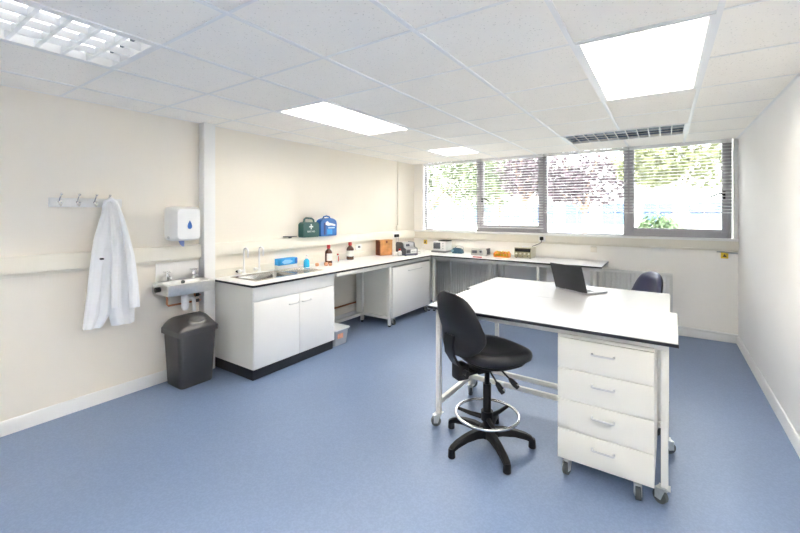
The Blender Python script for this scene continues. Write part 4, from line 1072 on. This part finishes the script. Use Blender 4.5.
B().tube([(X5, 9.6, -.35), (X5+.02, 9.6, .6)], .05, 8).obj('stem', BARK, r)
rnd = random.Random(9); c = B()
for i in range(2600):
    a = rnd.uniform(0, 2*PI); t = rnd.uniform(0, 1); el = math.asin(t); rr = rnd.uniform(.75, 1.02)
    p = Vector((X5+.66*rr*math.cos(a)*math.cos(el), 9.6+.6*rr*math.sin(a)*math.cos(el), .35+1.17*rr*math.sin(el)-(0 if rnd.random() < .7 else rnd.random()*.7)))
    d1 = Vector((math.cos(a)*.6, math.sin(a)*.6, rnd.uniform(-1.2, .3))).normalized(); d2 = d1.orthogonal().normalized(); s = rnd.uniform(.08, .17)
    c.quad([p-d1*s*.6, p-d2*s*.2, p+d1*s*.6, p+d2*s*.2])
c.obj('foliage', LEAFS, r, fixn=False, smooth=False)
# white building far behind with blue windows
r = thing('white_building', 'long white building with blue windows far behind the trees', 'building', (-20, 38, -.35))
B().box(-48, 36, -.35, 16, 44, 5.6).obj('wall', RENDERW, r)
B().box(-48.4, 35.6, 5.6, 16.4, 44.4, 5.9).obj('roof', RENDERW, r)
for k in range(22):
    x = -47+2.85*k
    wo = B().box(x, 35.92, .6, x+1.9, 36, 2.35).obj('window', BLUEW, r)
    B().box(x+.92, 35.88, .6, x+.98, 35.94, 2.35).obj('mullion', RENDERW, wo)
# railing outside
r = thing('steel_railing', 'thin grey steel railing outside the left windows', 'railing', (-9, 12, -.35))
b = B(); b.cyl((-14, 12, 1.28), (-5.2, 12, 1.28), .022, seg=8); b.obj('top_rail', FENCE, r)
b = B(); b.cyl((-14, 12, .5), (-5.2, 12, .5), .018, seg=8); b.obj('mid_rail', FENCE, r)
for k in range(8): B().cyl((-14+1.25*k, 12, -.35), (-14+1.25*k, 12, 1.28), .022, seg=8).obj('post', FENCE, r)

# ------------------------------------------------------------------ light, camera, view
w = bpy.data.worlds.new('sky'); SC.world = w; w.use_nodes = True
nt = w.node_tree; bg = nt.nodes['Background']
tcd = nt.nodes.new('ShaderNodeTexCoord'); sep = nt.nodes.new('ShaderNodeSeparateXYZ'); rp = nt.nodes.new('ShaderNodeValToRGB')
nt.links.new(tcd.outputs['Generated'], sep.inputs[0]); nt.links.new(sep.outputs['Z'], rp.inputs['Fac']); nt.links.new(rp.outputs['Color'], bg.inputs['Color'])
rp.color_ramp.elements[0].color = (1, .99, .97, 1); rp.color_ramp.elements[1].color = (.86, .93, 1, 1)
bg.inputs['Strength'].default_value = 3.4
sd = bpy.data.lights.new('sun', 'SUN'); sd.energy = 4.5; sd.angle = R(1.5); sd.color = (1, .97, .92)
so = bpy.data.objects.new('sun', sd); COL.objects.link(so); so.location = (-3, -10, 14)
so.rotation_euler = Vector((.35, .62, -.70)).to_track_quat('-Z', 'Y').to_euler()

cd = bpy.data.cameras.new('camera'); co = bpy.data.objects.new('camera', cd); COL.objects.link(co)
co.location = (0, 0, 1.54); co.rotation_euler = (R(90), 0, math.atan((664.5-400)/390.))
cd.sensor_fit = 'HORIZONTAL'; cd.sensor_width = 36; cd.lens = 36*390/800.; cd.shift_y = -(266.5-213)/800.; cd.clip_start = .02; cd.clip_end = 300
SC.camera = co
SC.view_settings.view_transform = 'Standard'; SC.view_settings.look = 'None'; SC.view_settings.gamma = 1; SC.view_settings.use_curve_mapping = False
SC.view_settings.exposure = 1.82
SC.cycles.use_denoising = True
SC.cycles.max_bounces = 14; SC.cycles.diffuse_bounces = 8; SC.cycles.glossy_bounces = 4; SC.cycles.transparent_max_bounces = 12
SC.cycles.sample_clamp_indirect = 8
SC.cycles.caustics_reflective = False; SC.cycles.caustics_refractive = False
